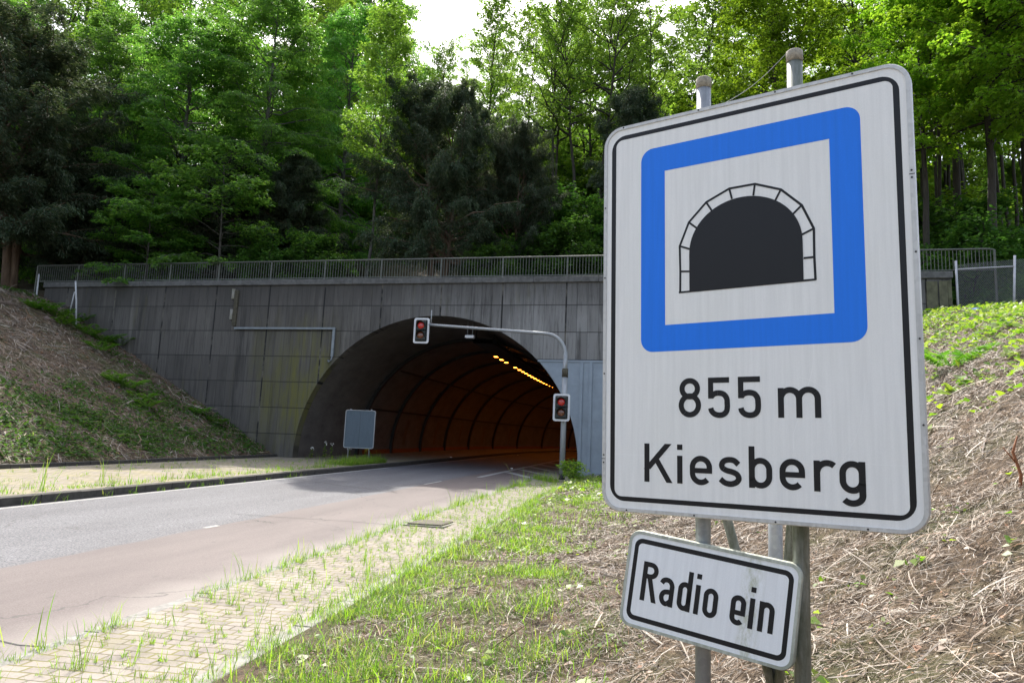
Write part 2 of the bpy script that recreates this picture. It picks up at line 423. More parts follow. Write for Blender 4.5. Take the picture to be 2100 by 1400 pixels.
def m_lens(name, c, rough=0.12):
    t = NT(name); v = t.coord()
    vo = t.n('ShaderNodeTexVoronoi', ins={'Vector': v, 'Scale': 70.0}).outputs['Distance']
    t.col(t.mix(t.step(vo, 0.2, 0.7), c, tuple(x * 0.5 for x in c))); t.set(Roughness=rough, Coat_Weight=0.6)
    return t.m

M = dict(
    road=m_road(),
    paver_r=m_paver('pink_pavers', (0.315, 0.275, 0.235), (0.225, 0.20, 0.175), (0.34, 0.305, 0.265), 0.185, 0.12, moss=0.3),
    paver_l=m_paver('mossy_pavers', (0.32, 0.28, 0.24), (0.27, 0.235, 0.20), (0.31, 0.27, 0.13), moss=1.0),
    kerb=m_plain('dark_kerb_stone', (0.075, 0.070, 0.062), 0.9, var=0.55, scale=9, bump=0.3),
    edge=m_plain('edging_concrete', (0.30, 0.29, 0.27), 0.9, var=0.45, scale=7, bump=0.3, dark=(0.17, 0.165, 0.11)),
    gutter=m_plain('gutter_concrete', (0.29, 0.28, 0.255), 0.9, var=0.5, scale=14, bump=0.3),
    slab=m_plain('cover_concrete', (0.13, 0.115, 0.085), 0.9, var=0.4, scale=20, bump=0.3),
    soil=m_soil('litter_soil', ((0.030, 0.022, 0.014), (0.095, 0.067, 0.042), (0.20, 0.145, 0.092))),
    forest=m_soil('forest_floor', ((0.02, 0.016, 0.01), (0.05, 0.038, 0.022), (0.09, 0.065, 0.04)), (0.03, 0.045, 0.012), 0.7),
    wall=m_wall(),
    coping=m_plain('coping_concrete', (0.15, 0.15, 0.145), 0.9, var=0.5, scale=5, bump=0.2),
    clad=m_plain('blue_grey_steel', (0.27, 0.32, 0.375), 0.45, 0.2, var=0.18, scale=2.5, bump=0.05),
    lining=None,
    rib=m_plain('rib_steel', (0.034, 0.034, 0.035), 0.75, 0.1, var=0.4),
    rail=m_plain('railing_paint', (0.14, 0.15, 0.13), 0.6, 0.2, var=0.35, scale=12),
    white=m_sign('white_sheeting', (0.87, 0.87, 0.845), 0.6),
    white2=m_sign('white_sheeting_algae', (0.87, 0.885, 0.89), 0.4, (0.115, 0.21)),
    black=m_sign('black_film', (0.0065, 0.007, 0.009), 0.10),
    blue=m_sign('blue_film', (0.008, 0.20, 0.88), 0.15),
    alu=m_zinc('aluminium_rim', (0.62, 0.62, 0.60), 0.0, 0.5, 0.3),
    alug=m_zinc('aluminium_rim_algae', (0.62, 0.65, 0.57), 0.45, 0.5, 0.25),
    zinc=m_zinc('galvanised_tube'),
    zincm=m_zinc('galvanised_tube_algae', (0.33, 0.35, 0.33), 0.75),
    cap=m_plain('weathered_cap', (0.42, 0.38, 0.30), 0.8, var=0.6, scale=60, bump=0.2),
    pole=m_zinc('mast_zinc', (0.42, 0.44, 0.46), 0.15),
    house=m_plain('signal_housing', (0.014, 0.02, 0.017), 0.5, var=0.3),
    bwhite=m_plain('signal_white_border', (0.75, 0.76, 0.78), 0.5, var=0.12),
    red=m_lens('red_lens', (0.85, 0.022, 0.016)), amber=m_lens('amber_lens', (0.22, 0.06, 0.02)),
    greyback=m_zinc('sign_back_grey', (0.10, 0.135, 0.17), 0.0, 0.5, 0.3),
    paint=m_plain('road_paint', (0.42, 0.42, 0.40), 0.8, var=0.45, scale=18, bump=0.1),
    pipe=m_plain('conduit_grey', (0.24, 0.27, 0.29), 0.5, 0.3, var=0.3),
    rust=m_plain('mossy_rust', (0.10, 0.09, 0.06), 0.9, var=0.6, scale=10),
    lamp=m_emit('sodium_lamp', (1.0, 0.25, 0.022), 12.0),
    lampbox=m_plain('lamp_housing', (0.10, 0.10, 0.10), 0.6),
    orange=m_plain('orange_skirting', (0.30, 0.07, 0.012), 0.7, var=0.5, scale=3),
    wire=m_zinc('fence_wire', (0.30, 0.31, 0.31), 0.0, 0.5, 0.4),
    wpost=m_plain('fence_post_paint', (0.55, 0.56, 0.58), 0.6, var=0.25),
    blueplastic=m_plain('blue_plastic', (0.02, 0.10, 0.42), 0.5, var=0.2),
    bark_d=m_bark('dark_bark', (0.022, 0.018, 0.014), (0.07, 0.058, 0.046)),
    bark_y=m_bark('red_brown_bark', (0.07, 0.045, 0.03), (0.20, 0.135, 0.09)),
    bark_g=m_bark('grey_bark', (0.05, 0.046, 0.04), (0.14, 0.13, 0.115)),
    log=m_bark('dead_wood', (0.10, 0.07, 0.055), (0.24, 0.18, 0.15)),
    beech=m_leaf('beech_leaves', [(0.058, 0.150, 0.040), (0.090, 0.215, 0.048), (0.155, 0.29, 0.060)], 0.58, 0.42, 2.0),
    alder=m_leaf('alder_leaves', [(0.075, 0.145, 0.030), (0.11, 0.195, 0.036), (0.16, 0.25, 0.045)], 0.55, 0.5, 2.2),
    maple=m_leaf('maple_leaves', [(0.085, 0.17, 0.016), (0.125, 0.22, 0.020), (0.18, 0.28, 0.030)], 0.55, 0.5, 2.3),
    yew=m_leaf('yew_needles', [(0.032, 0.058, 0.032), (0.052, 0.084, 0.046), (0.125, 0.145, 0.10)], 0.28, 0.7, 1.4, 0.2),
    grass=m_leaf('grass_blades', [(0.065, 0.15, 0.014), (0.11, 0.225, 0.02), (0.18, 0.29, 0.035), (0.21, 0.22, 0.08)], 0.5, 0.42, 2.0, 0.5),
    herb=m_leaf('herb_leaves', [(0.06, 0.15, 0.015), (0.12, 0.24, 0.02), (0.22, 0.32, 0.03), (0.18, 0.24, 0.09)], 0.45, 0.45, 2.0, 0.5),
    herb_d=m_leaf('bramble_leaves', [(0.035, 0.10, 0.022), (0.06, 0.155, 0.03), (0.10, 0.21, 0.04)], 0.45, 0.65, 1.6, 0.2),
    fern=m_leaf('fern_fronds', [(0.05, 0.14, 0.015), (0.08, 0.19, 0.02), (0.14, 0.26, 0.03)], 0.45, 0.5, 1.6, 0.3),
    straw=m_straw('dry_straw', [(0.054, 0.038, 0.027), (0.225, 0.149, 0.090), (0.135, 0.099, 0.068), (0.324, 0.248, 0.167), (0.558, 0.504, 0.432), (0.270, 0.230, 0.189), (0.081, 0.056, 0.038), (0.423, 0.356, 0.279), (0.252, 0.135, 0.063), (0.180, 0.140, 0.108), (0.360, 0.320, 0.279)]),
    dead=m_straw('dead_leaves', [(0.10, 0.05, 0.025), (0.26, 0.105, 0.035), (0.17, 0.11, 0.07), (0.33, 0.26, 0.19), (0.12, 0.07, 0.04)]),
    flower=m_plain('white_petals', (0.75, 0.75, 0.7), 0.6, var=0.1),
    yflower=m_plain('yellow_petals', (0.7, 0.55, 0.04), 0.6, var=0.1),
)
def m_lining():
    t = NT('sooty_lining'); v = t.coord()
    s = t.n('ShaderNodeSeparateXYZ', ins={0: v})
    n = t.noise(t.mapping(v, (1.2, 0.7, 1.2)), 1.0, 6, 0.7); st = t.noise(t.mapping(v, (0.5, 0.5, 3.0)), 1.0, 5, 0.7); f = t.noise(v, 18, 5, 0.7)
    c = t.ramp(n, [(0.3, (0.095, 0.087, 0.080)), (0.7, (0.185, 0.172, 0.158))])
    c = t.mix(t.math('MULTIPLY', t.step(f, 0.45, 0.7), 0.4), c, (0.02, 0.018, 0.016))
    c = t.mix(t.math('MULTIPLY', t.step(st, 0.5, 0.66), 0.35), c, (0.20, 0.18, 0.155))
    t.col(c); t.set(Roughness=0.75); t.bump(f, 0.3, 0.02)
    return t.m
M['lining'] = m_lining()

rng = np.random.default_rng(7)
random.seed(7)

# ------------------------------------------------------------------ ground
def grid_mesh(name, X, Y, Z, mat):
    nr, nc = X.shape
    V = np.stack([X, Y, Z], -1).reshape(-1, 3)
    i = np.arange(nr - 1)[:, None] * nc + np.arange(nc - 1)[None, :]
    F = np.stack([i, i + 1, i + nc + 1, i + nc], -1).reshape(-1, 4)
    me = bpy.data.meshes.new(name); me.from_pydata(V.tolist(), [], F.tolist())
    me.polygons.foreach_set('use_smooth', [True] * len(F)); me.materials.append(mat); me.update()
    o = bpy.data.objects.new(name, me); scene.collection.objects.link(o); return o

bs = np.concatenate([np.linspace(-140, -45, 24), np.arange(-44.5, -17, 0.5), [-16.95, -16.8, -16.7], np.arange(-16, -3, 1.5), [-2.75, -2.65, -2.5, -2.2], np.arange(-2.0, 9, 0.25), np.arange(9, 40, 0.6), np.linspace(41, 140, 24)])
ss = np.concatenate([np.linspace(0, 0.55, 26), np.linspace(0.555, 1, 150)])
BB, SS = np.meshgrid(bs, ss)
AW = a_wall(BB) + 0.3
AA = -45 + (AW + 45) * SS
GXX, GYY = xy(AA, BB)
g_ = grid_mesh('ground', GXX, GYY, front_z(GXX, GYY), M['soil']); tag(g_, kind='structure')

us = np.concatenate([np.linspace(-170, -42, 30), np.arange(-41, 30, 1.0), np.linspace(31, 170, 30)])
ds = np.concatenate([[0.28, 0.32], np.arange(0.6, 20, 0.8), np.linspace(20.5, 90, 36), np.linspace(95, 320, 16)])
UU, DD = np.meshgrid(us, ds)
HX, HY = uw(UU, DD); HZ = hill_z(UU, DD); HZ[0] -= 1.2
h_ = grid_mesh('hillside', HX, HY, HZ, M['forest']); tag(h_, kind='structure')

# ------------------------------------------------------------------ road, pavements, kerbs (local x across, y along)
ROT = math.atan2(-0.1759, 0.9844)
CURVE0, CR = 62.0, 170.0
def path(a):                                      # centre of the alignment in local (b, a) and its heading (to the right)
    if a <= CURVE0: return 0.0, a, 0.0
    th = (a - CURVE0) / CR
    return CR * (1 - math.cos(th)), CURVE0 + CR * math.sin(th), th
def pz(b, a): return GX * (b * E2[0] + a * E1[0]) + GY * (b * E2[1] + a * E1[1])
def sweep(name, sect, a_list, mat, closed=False, smooth=False, wallstart=False, parent=None, sect0=None):
    mb = MB(); rings = []
    for k, a in enumerate(a_list):
        r = []
        for (b, z) in (sect0 if (sect0 and k == 0) else sect):
            aa = a_wall(b) + 0.02 if (wallstart and k == 0) else a
            ox, oy, th = path(aa)
            r.append((ox + b * math.cos(th), oy - b * math.sin(th), pz(b, aa) + z))
        rings.append(r)
    mb.loft(rings, caps=False, smooth=smooth, closed=closed)
    o = mb.build(name, mat, parent); o.rotation_euler = (0, 0, ROT) if parent is None else (0, 0, 0)
    return o
aseq = list(np.arange(-45, 50, 2.0)) + list(np.arange(50, 165, 3.0))
road = sweep('road', [(ROADL, 0.0)] + [(b, 0.0) for b in np.arange(-10.5, -4.3, 0.7)] + [(ROADR, 0.0)], aseq, M['road']); tag(road, kind='structure')
def band(name, b0, b1, z, depth, mat):
    return tag(sweep(name, [(b0, z - depth), (b0, z), (b1, z), (b1, z - depth)], aseq, mat), kind='structure')
band('pavement_right', -4.03, -2.76, 0.035, 0.1, M['paver_r'])
band('pavement_left', -16.7, -11.30, 0.150, 0.2, M['paver_l'])
def stones(name, b0, b1, z0, z1, length, gap, mat, a0, a1, jit=0.006, bev=0.012):
    mb = MB(); a = a0
    while a < a1:
        l = length * random.uniform(0.97, 1.03)
        ox, oy, th = path(a + l / 2)
        j = random.uniform(-jit, jit); jz = random.uniform(-jit, jit)
        zz = [pz((b0 + b1) / 2, a + gap / 2), pz((b0 + b1) / 2, a + l - gap / 2)]
        rings = []
        for (aa, zb) in ((a + gap / 2, zz[0]), (a + l - gap / 2, zz[1])):
            px, py, t2 = path(aa)
            prof = [(b0 + j, z0), (b0 + j, z1 + jz - bev), (b0 + j + bev, z1 + jz), (b1 + j - bev, z1 + jz), (b1 + j, z1 + jz - bev), (b1 + j, z0)]
            rings.append([(px + b * math.cos(t2), py - b * math.sin(t2), zb + z) for b, z in prof])
        mb.loft(rings, caps=True); a += l
    o = mb.build(name, mat); o.rotation_euler = (0, 0, ROT); return tag(o, kind='structure')
stones('kerb', -11.30, -11.05, -0.1, 0.155, 1.0, 0.012, M['kerb'], -40, 100)
stones('kerb', -16.84, -16.70, -0.1, 0.27, 1.0, 0.015, M['kerb'], -40, 33.5, 0.012)
stones('gutter_edge', -4.17, -4.03, -0.1, 0.032, 0.5, 0.008, M['gutter'], -40, 60, 0.004, 0.006)
stones('pavement_edging', -2.76, -2.60, -0.1, 0.055, 0.5, 0.01, M['edge'], -40, 33.5, 0.006, 0.008)

# painted markings and joints on the road
def ribbon(mb, pts, w, z):
    P = [np.array(p, float) for p in pts]
    for i in range(len(P) - 1):
        t = P[i + 1] - P[i]; t /= np.linalg.norm(t); nrm = np.array([t[1], -t[0]]) * w / 2
        q = [P[i] + nrm, P[i] - nrm, P[i + 1] - nrm, P[i + 1] + nrm]
        mb.quad(*[(p[0], p[1], pz(p[0], p[1]) + z) for p in q])
def onpath(b, a):
    ox, oy, th = path(a); return (ox + b * math.cos(th), oy - b * math.sin(th))
mk = MB()
ribbon(mk, [onpath(-10.86, a) for a in np.arange(-40, 34, 2.0)], 0.10, 0.004)
for a0 in (11.2, 23.3): ribbon(mk, [(-6.72, a0), (-6.70, a0 + (0.36 if a0 < 20 else 1.9))], 0.085, 0.004)
ribbon(mk, [onpath(-6.15 + 0.004 * (a - 29), a) for a in np.arange(28.6, 110, 2.0)], 0.22, 0.004)
for a0 in (30.0, 33.3, 36.8, 40.5, 44.5, 49.0):
    ribbon(mk, [onpath(-4.35, a0), onpath(-5.95, a0 + 3.6)], 0.36, 0.0045)
ribbon(mk, [onpath(-10.75, a) for a in np.arange(36, 110, 2.0)], 0.12, 0.004)
o = mk.build('road_markings', M['paint']); o.rotation_euler = (0, 0, ROT); tag(o, kind='structure')
jt = MB()
for a0 in (5.1, 13.1, 21.1, 29.2):
    ribbon(jt, [(b, a0 + 0.05 * math.sin(b * 2.1) + (ROADR - b) * 0.02 + 0.03 * random.uniform(-1, 1)) for b in np.arange(-10.9 if a0 == 29.2 else -7.4, -4.15, 0.2)], 0.022, 0.003)
def crack(pts, w):
    P = []
    for i in range(len(pts) - 1):
        p, q = np.array(pts[i]), np.array(pts[i + 1])
        for t in np.linspace(0, 1, 9)[:-1]: P.append(p + (q - p) * t + np.array([random.uniform(-.03, .03), random.uniform(-.10, .10)]))
    for i in range(len(P) - 1): ribbon(jt, [P[i], P[i + 1]], w * random.uniform(0.5, 1.3), 0.003)
crack([(-10.3, 22.0), (-9.0, 21.4), (-8.0, 20.6), (-7.0, 20.2)], 0.05)
crack([(-6.9, 20.4), (-6.3, 19.4)], 0.045)
crack([(-10.9, 25.5), (-8.4, 24.9), (-6.6, 24.6)], 0.025)
crack([(-8.2, 16.2), (-7.6, 15.8)], 0.02); crack([(-6.6, 12.5), (-6.0, 12.3)], 0.02)
o = jt.build('road_joints', m_plain('tar_joint', (0.045, 0.043, 0.042), 0.8)); o.rotation_euler = (0, 0, ROT); tag(o, kind='structure')

# ------------------------------------------------------------------ portal wall
WROT = math.atan2(-0.2263, 0.9741)
UC, RA, ZC = -6.6, 6.58, 1.36
UL, UR, WT = -28.0, 14.55, 9.42
def arch_pts(n=72, r=RA, zb=0.0):
    P = [(UC - r, zb)]
    P += [(UC - r * math.cos(math.pi * i / n), ZC + r * math.sin(math.pi * i / n)) for i in range(n + 1)]
    P.append((UC + r, zb)); return P
wall = empty('portal_wall', (W0[0], W0[1], 0), WROT)
tag(wall, 'long weathered concrete retaining wall with round tunnel opening and streaked panels', 'retaining wall')
mb = MB()
ucols = [UL, -24, -20, -16, UC - RA] + [UC - RA * math.cos(math.pi * i / 72) for i in range(1, 72)] + [UC + RA, 2, 5, 8, 11, UR]
def zb_(u):
    d = abs(u - UC)
    return ZC + math.sqrt(max(RA * RA - d * d, 0)) if d < RA - 1e-6 else ZC
for i in range(len(ucols) - 1):
    u0, u1 = ucols[i], ucols[i + 1]
    inside = u0 >= UC - RA - 1e-6 and u1 <= UC + RA + 1e-6
    z0, z1 = (zb_(u0), zb_(u1)) if inside else (-1.0, -1.0)
    mb.quad((u0, 0, z0), (u1, 0, z1), (u1, 0, WT), (u0, 0, WT))
    mb.quad((u1, 0.5, z1), (u0, 0.5, z0), (u0, 0.5, WT), (u1, 0.5, WT))
    mb.quad((u0, 0, WT), (u1, 0, WT), (u1, 0.5, WT), (u0, 0.5, WT))
for i in range(72):
    p_ = [(UC - RA * math.cos(math.pi * (i + k) / 72), ZC + RA * math.sin(math.pi * (i + k) / 72)) for k in (0, 1)]
    mb.quad((p_[0][0], 0, p_[0][1]), (p_[1][0], 0, p_[1][1]), (p_[1][0], 0.5, p_[1][1]), (p_[0][0], 0.5, p_[0][1]))
for u in (UL, UR): mb.quad((u, 0, -1), (u, 0.5, -1), (u, 0.5, WT), (u, 0, WT))
for s_ in (-1, 1): mb.quad((UC + s_ * RA, 0, -1), (UC + s_ * RA, 0.5, -1), (UC + s_ * RA, 0.5, ZC), (UC + s_ * RA, 0, ZC))
mb.build('wall', M['wall'], wall)
cb = MB()
u = UL - 0.05
while u < UR:
    e = min(u + 2.8717, UR + 0.05); cb.box((u, -0.09, WT + 0.002), (e - 0.012, 0.56, WT + 0.27), 0.02); u += 2.8717
cb.build('coping', M['coping'], wall)
# blue-grey steel cladding to the right of the opening
cl = MB()
def edge_u(z): return UC + math.sqrt(max((RA + 0.02) ** 2 - max(z - ZC, 0) ** 2, 0.0))
zs = [0.2, 1.3] + list(np.linspace(1.6, 5.92, 22)) 
for i in range(len(zs) - 1):
    cl.quad((edge_u(zs[i]), -0.06, zs[i]), (6.0, -0.06, zs[i]), (6.0, -0.06, zs[i + 1]), (edge_u(zs[i + 1]), -0.06, zs[i + 1]))
    cl.quad((edge_u(zs[i]), 0.3, zs[i]), (edge_u(zs[i]), -0.06, zs[i]), (edge_u(zs[i + 1]), -0.06, zs[i + 1]), (edge_u(zs[i + 1]), 0.3, zs[i + 1]))
cl.quad((-1.9, -0.06, 5.92), (6.0, -0.06, 5.92), (6.0, 0.0, 5.92), (-1.9, 0.0, 5.92)); cl.quad((6, -0.06, 0.2), (6, 0, 0.2), (6, 0, 5.92), (6, -0.06, 5.92))
clad = cl.build('steel_cladding', M['clad'], wall)
cl = MB()
cl.box((-1.88, -0.10, 5.90), (6.0, -0.062, 5.98))
for u in (-0.02, 0.38, 2.2, 4.1): cl.box((u, -0.125, 0.9), (u + 0.13, -0.062, 5.89))
cl.box((0.06, -0.115, 1.02), (6.0, -0.062, 1.25))
for z, ua, ub in ((2.25, 0.15, 0.37), (2.25, 0.52, 2.19), (3.4, 0.15, 0.37), (3.4, 0.52, 2.19), (4.45, 0.52, 2.19), (4.9, -0.9, -0.03)): cl.box((ua, -0.075, z), (ub, -0.062, z + 0.02))
cl.build('cladding_rib', M['clad'], clad)
# planks leaning in front of the far right end of the wall
for k, (u0, u1, z0, z1, y) in enumerate(((13.62, 14.02, 8.20, 9.30, -0.05), (14.06, 14.36, 8.02, 9.30, -0.10), (14.38, 14.52, 8.33, 9.32, -0.06))):
    pb = MB(); pb.box((u0, y - 0.04, z0), (u1, y, z1), 0.006)
    p = pb.build('shutter_board', m_plain('mossy_board', (0.15, 0.15, 0.09), 0.9, var=0.5, scale=4), wall)

# ------------------------------------------------------------------ tunnel tube
tun = empty('tunnel', (0, 0, 0), ROT)
tag(tun, 'sooty round road tunnel tube with dark steel ribs and orange lit floor', 'tunnel')
B_C = ab(*uw(UC, 0))[1]; ZT = 0.30                 # tube centre across the road and above the road plane
def tsect(r, n=40, z0=-0.3):
    return [(B_C - r, z0)] + [(B_C - r * math.cos(math.pi * i / n), ZT + r * math.sin(math.pi * i / n)) for i in range(n + 1)] + [(B_C + r, z0)]
tseq = [34.0] + list(np.arange(42, 165, 2.5))
sweep('lining', tsect(RA - 0.03), tseq, M['lining'], smooth=True, wallstart=True, parent=tun, sect0=tsect(RA + 0.015))
# ribs every few metres
for a in (41.0, 46.8, 53.2, 60.0, 67.5, 75.5, 84.0, 93.0, 103.0, 114.0):
    mb = MB(); rings = []
    for (b, z), (b2, z2) in zip(tsect(RA - 0.036), tsect(RA - 0.20)):
        ring = []
        for (bb, zz, aa) in ((b, z, a - 0.12), (b2, z2, a - 0.12), (b2, z2, a + 0.12), (b, z, a + 0.12)):
            px, py = onpath(bb, aa); ring.append((px, py, pz(bb, aa) + zz))
        rings.append(ring)
    mb.loft(rings, caps=False); mb.build('rib', M['rib'], tun)
# orange skirting along the left foot, longitudinal seams, cable tray under the crown
sk = [(B_C - RA + 0.05, 0.16), (B_C - RA + 0.09, 0.16), (B_C - RA + 0.09, 0.40), (B_C - RA + 0.05, 0.40)]
sweep('skirting', sk, tseq[1:], M['orange'], closed=True, parent=tun)
for ang in (22, 46):
    c_, s_ = math.cos(rad(ang)), math.sin(rad(ang)); r = RA - 0.05
    q = [(B_C - (r + dr) * c_ + dt * s_, ZT + (r + dr) * s_ + dt * c_) for dr, dt in ((0, -0.05), (-0.05, -0.05), (-0.05, 0.05), (0, 0.05))]
    sweep('seam_strip', q, tseq[1:], M['rib'], closed=True, parent=tun)
tb = [(B_C + 0.9, ZT + 5.75), (B_C + 1.9, ZT + 5.75), (B_C + 1.9, ZT + 5.95), (B_C + 0.9, ZT + 5.95)]
sweep('cable_tray', tb, [36.5] + tseq[1:], M['rib'], closed=True, parent=tun)
for a in np.arange(37, 100, 4.0):
    for db in (0.95, 1.85):
        mb = MB(); px, py = onpath(B_C + db, a)
        zt = pz(B_C + db, a) + ZT; top = math.sqrt((RA - 0.05) ** 2 - db * db)
        mb.tube([(px, py, zt + 5.9), (px, py, zt + top)], 0.025, 6); mb.build('hanger', M['rib'], tun)
# paler weather marks: service panels on the left wall
for a in (49.5, 57.0, 64.5, 72.0, 81.0):
    mb = MB(); th0 = 4; pts = []
    for ang in (3, 8, 13, 18):
        r = RA - 0.045; bq, zq = B_C - r * math.cos(rad(ang)), ZT + r * math.sin(rad(ang))
        p0 = onpath(bq, a - 0.3); p1 = onpath(bq, a + 0.3)
        pts.append(((p0[0], p0[1], pz(bq, a) + zq), (p1[0], p1[1], pz(bq, a) + zq)))
    for i in range(3): mb.quad(pts[i][0], pts[i][1], pts[i + 1][1], pts[i + 1][0])
    mb.build('wall_plate', m_plain('pale_plate', (0.16, 0.12, 0.09), 0.8, var=0.4, scale=2), tun)

# lamps in a row under the crown: each a fitting of its own
LB, LZ = B_C + 0.42, 6.35
def tunnel_lamp():
    r = empty('tunnel_lamp')
    b = MB(); b.box((-0.42, -0.15, 0.03), (0.42, 0.15, 0.15), 0.02); b.build('lamp_housing', M['lampbox'], r)
    b = MB(); b.box((-0.34, -0.075, 0.0), (0.34, 0.075, 0.027), 0.01); b.build('diffuser', M['lamp'], r)
    b = MB()
    b.tube([(0, 0, 0.14), (0, 0, 0.40)], 0.018, 6)
    b.build('hanger', M['rib'], r)
    return r
lamp0 = None
lamps_a = [46.0, 47.8, 49.6, 53.2] + list(np.arange(55.0, 112, 1.6))
for i, a in enumerate(lamps_a):
    r = tunnel_lamp() if lamp0 is None else copy_tree(lamp0)
    lamp0 = lamp0 or r
    px, py = onpath(LB, a); _, _, th = path(a)
    c, s_ = math.cos(ROT), math.sin(ROT)
    r.location = (px * c - py * s_, px * s_ + py * c, pz(LB, a) + LZ); r.rotation_euler = (0, 0, ROT - th)
    tag(r, 'orange glowing lamp in the long row under the tunnel crown', 'tunnel lamp', 'row of orange tunnel lamps')
tag(lamp0, 'orange tunnel lamp nearest the mouth, first of the row under the crown')

# ------------------------------------------------------------------ railing on the wall
rail = empty('guard_railing', (W0[0], W0[1], 0), WROT)
tag(rail, 'dark steel railing of upright bars along the top of the portal wall', 'railing')
RZ = WT + 0.272; RH = 10.66
posts_u = [-28.85, -26.3, -23.5, -20.85, -18.1, -15.26, -12.42, -9.55, -6.62, -3.7, -0.76, 2.1, 5.0, 7.9, 10.8, 13.5, 16.2]
for u in posts_u:
    zb = RZ if UL < u < UR else 7.9
    mb = MB(); mb.box((u - 0.035, 0.20, zb), (u + 0.035, 0.27, RH - 0.03), 0.006); mb.build('post', M['rail'], rail)
mb = MB(); mb.tube([(posts_u[0] - 0.05, 0.235, RH), (16.0, 0.235, RH), (16.17, 0.235, RH - 0.03), (16.24, 0.235, RH - 0.14)], 0.038, 8); mb.build('top_rail', M['rail'], rail)
for u0, u1 in zip(posts_u[:-1], posts_u[1:]):
    mb = MB(); mb.box((u0 + 0.037, 0.215, RZ + 0.10), (u1 - 0.037, 0.255, RZ + 0.14))
    k = max(2, int(round((u1 - u0) / 0.135)))
    for i in range(1, k):
        uu = u0 + (u1 - u0) * i / k
        mb.box((uu - 0.011, 0.226, RZ + 0.142), (uu + 0.011, 0.246, RH - 0.03))
    mb.build('baluster_panel', M['rail'], rail)

# conduit on the wall with its rusty riser
pp = MB()
def wp(u, z, y=-0.08): return (u, y, z)
con = empty('conduit_pipe', (W0[0], W0[1], 0), WROT)
tag(con, 'grey conduit pipe bent down along the wall left of the tunnel arch', 'pipe')
pp.box((-16.75, -0.12, 7.27), (-11.5, -0.04, 7.37), 0.008); pp.box((-11.62, -0.12, 6.0), (-11.5, -0.04, 7.27), 0.008); pp.build('pipe', M['pipe'], con)
pp = MB(); pp.tube([wp(-11.56, 6.0), wp(-11.60, 5.85), wp(-11.72, 5.75), wp(-11.75, 5.85)], 0.035, 8); pp.build('pipe_end', M['pipe'], con)
ri = empty('drain_box', (W0[0], W0[1], 0), WROT)
tag(ri, 'mossy rusted riser channel fixed on the wall above the conduit end', 'riser')
pp = MB(); pp.box((-16.90, -0.10, 7.45), (-16.72, 0.0, 9.2), 0.01); pp.build('channel', M['rust'], ri)
for z in (8.75, 7.75):
    pp = MB(); pp.box((-17.06, -0.11, z), (-16.92, 0.0, z + 0.5), 0.01); pp.build('cover_plate', M['edge'], ri)

# small white detector hung at the tunnel mouth
det = empty('detector_box', (*uw(-5.25, 0.8), 0), WROT)
tag(det, 'small white detector box hung on rods under the tunnel crown at its mouth', 'detector')
mb = MB(); mb.box((-0.2, -0.1, 7.05), (0.2, 0.1, 7.18), 0.01); mb.build('housing', M['bwhite'], det)
for x in (0.12, -0.12):
    mb = MB(); mb.tube([(x, 0, 7.18), (x, 0, 7.82)], 0.018, 6); mb.build('rod', M['pipe'], det)

# ------------------------------------------------------------------ traffic signals
def rrect(w, h, r, n=6):
    P = []
    for cx, cz, a0 in ((w / 2 - r, h / 2 - r, 0), (-w / 2 + r, h / 2 - r, 90), (-w / 2 + r, -h / 2 + r, 180), (w / 2 - r, -h / 2 + r, 270)):
        P += [(cx + r * math.cos(rad(a0 + 90 * i / n)), cz + r * math.sin(rad(a0 + 90 * i / n))) for i in range(n + 1)]
    return P
def ring_prism(mb, outer, inner, y0, y1):
    k = len(outer)
    mb.loft([[(x, y1, z) for x, z in outer], [(x, y0, z) for x, z in outer], [(x, y0, z) for x, z in inner], [(x, y1, z) for x, z in inner], [(x, y1, z) for x, z in outer]], caps=False)
def signal():
    r = empty('traffic_light')
    W_, H_ = 0.64, 1.04
    b = MB(); b.prism(rrect(W_ - 0.10, H_ - 0.10, 0.05), -0.012, 0.012); b.build('backing_board', M['house'], r)
    b = MB(); ring_prism(b, rrect(W_, H_, 0.09), rrect(W_ - 0.15, H_ - 0.15, 0.05), -0.022, 0.02); b.build('white_border', M['bwhite'], r)
    b = MB(); b.box((-0.20, -0.12, -0.41), (0.20, -0.013, -0.005), 0.025); b.box((-0.20, -0.12, 0.005), (0.20, -0.013, 0.41), 0.025)
    b.box((-0.16, 0.013, -0.40), (0.16, 0.20, 0.40), 0.03); b.build('housing', M['house'], r)
    for z, m in ((0.20, 'red'), (-0.20, 'amber')):
        b = MB(); rings = []
        for k in range(5):
            t = k / 4 * 1.3; rr = 0.145 * math.sin(math.pi / 2 - t) / 1.0 if k else 0.145
            rings.append([(rr * math.cos(2 * math.pi * j / 20), -0.122 - 0.035 * math.sin(t), z + rr * math.sin(2 * math.pi * j / 20)) for j in range(20)])
        b.loft(rings, caps=True, smooth=True); b.build('lens', M[m], r)
        b = MB(); ro = []; n = 18
        for (yy, R_) in ((-0.121, 0.168), (-0.34, 0.178), (-0.34, 0.170), (-0.121, 0.160)):
            row = []
            for j in range(n + 1):
                a = rad(-20 + 220 * j / n); yv = yy if yy > -0.2 else -0.121 - (0.22 * (0.35 + 0.65 * max(0, math.sin(a)) ** 0.8))
                row.append((R_ * math.cos(a), yv, z + R_ * math.sin(a)))
            ro.append(row)
        ro.append(ro[0]); b.loft(ro, caps=False, smooth=False, closed=False); b.build('visor', M['house'], r)
    return r
PB = np.array([2.11, 29.54, 0.95]); GD = -E2        # mast foot, arm direction
mast = empty('signal_mast', tuple(PB), ROT)
tag(mast, 'tall galvanised signal mast at the kerb with long curved arm over the road', 'signal mast')
mb = MB(); mb.tube([(0, 0, -0.3), (0, 0, 4.05)], 0.105, 16); mb.build('pole', M['pole'], mast)
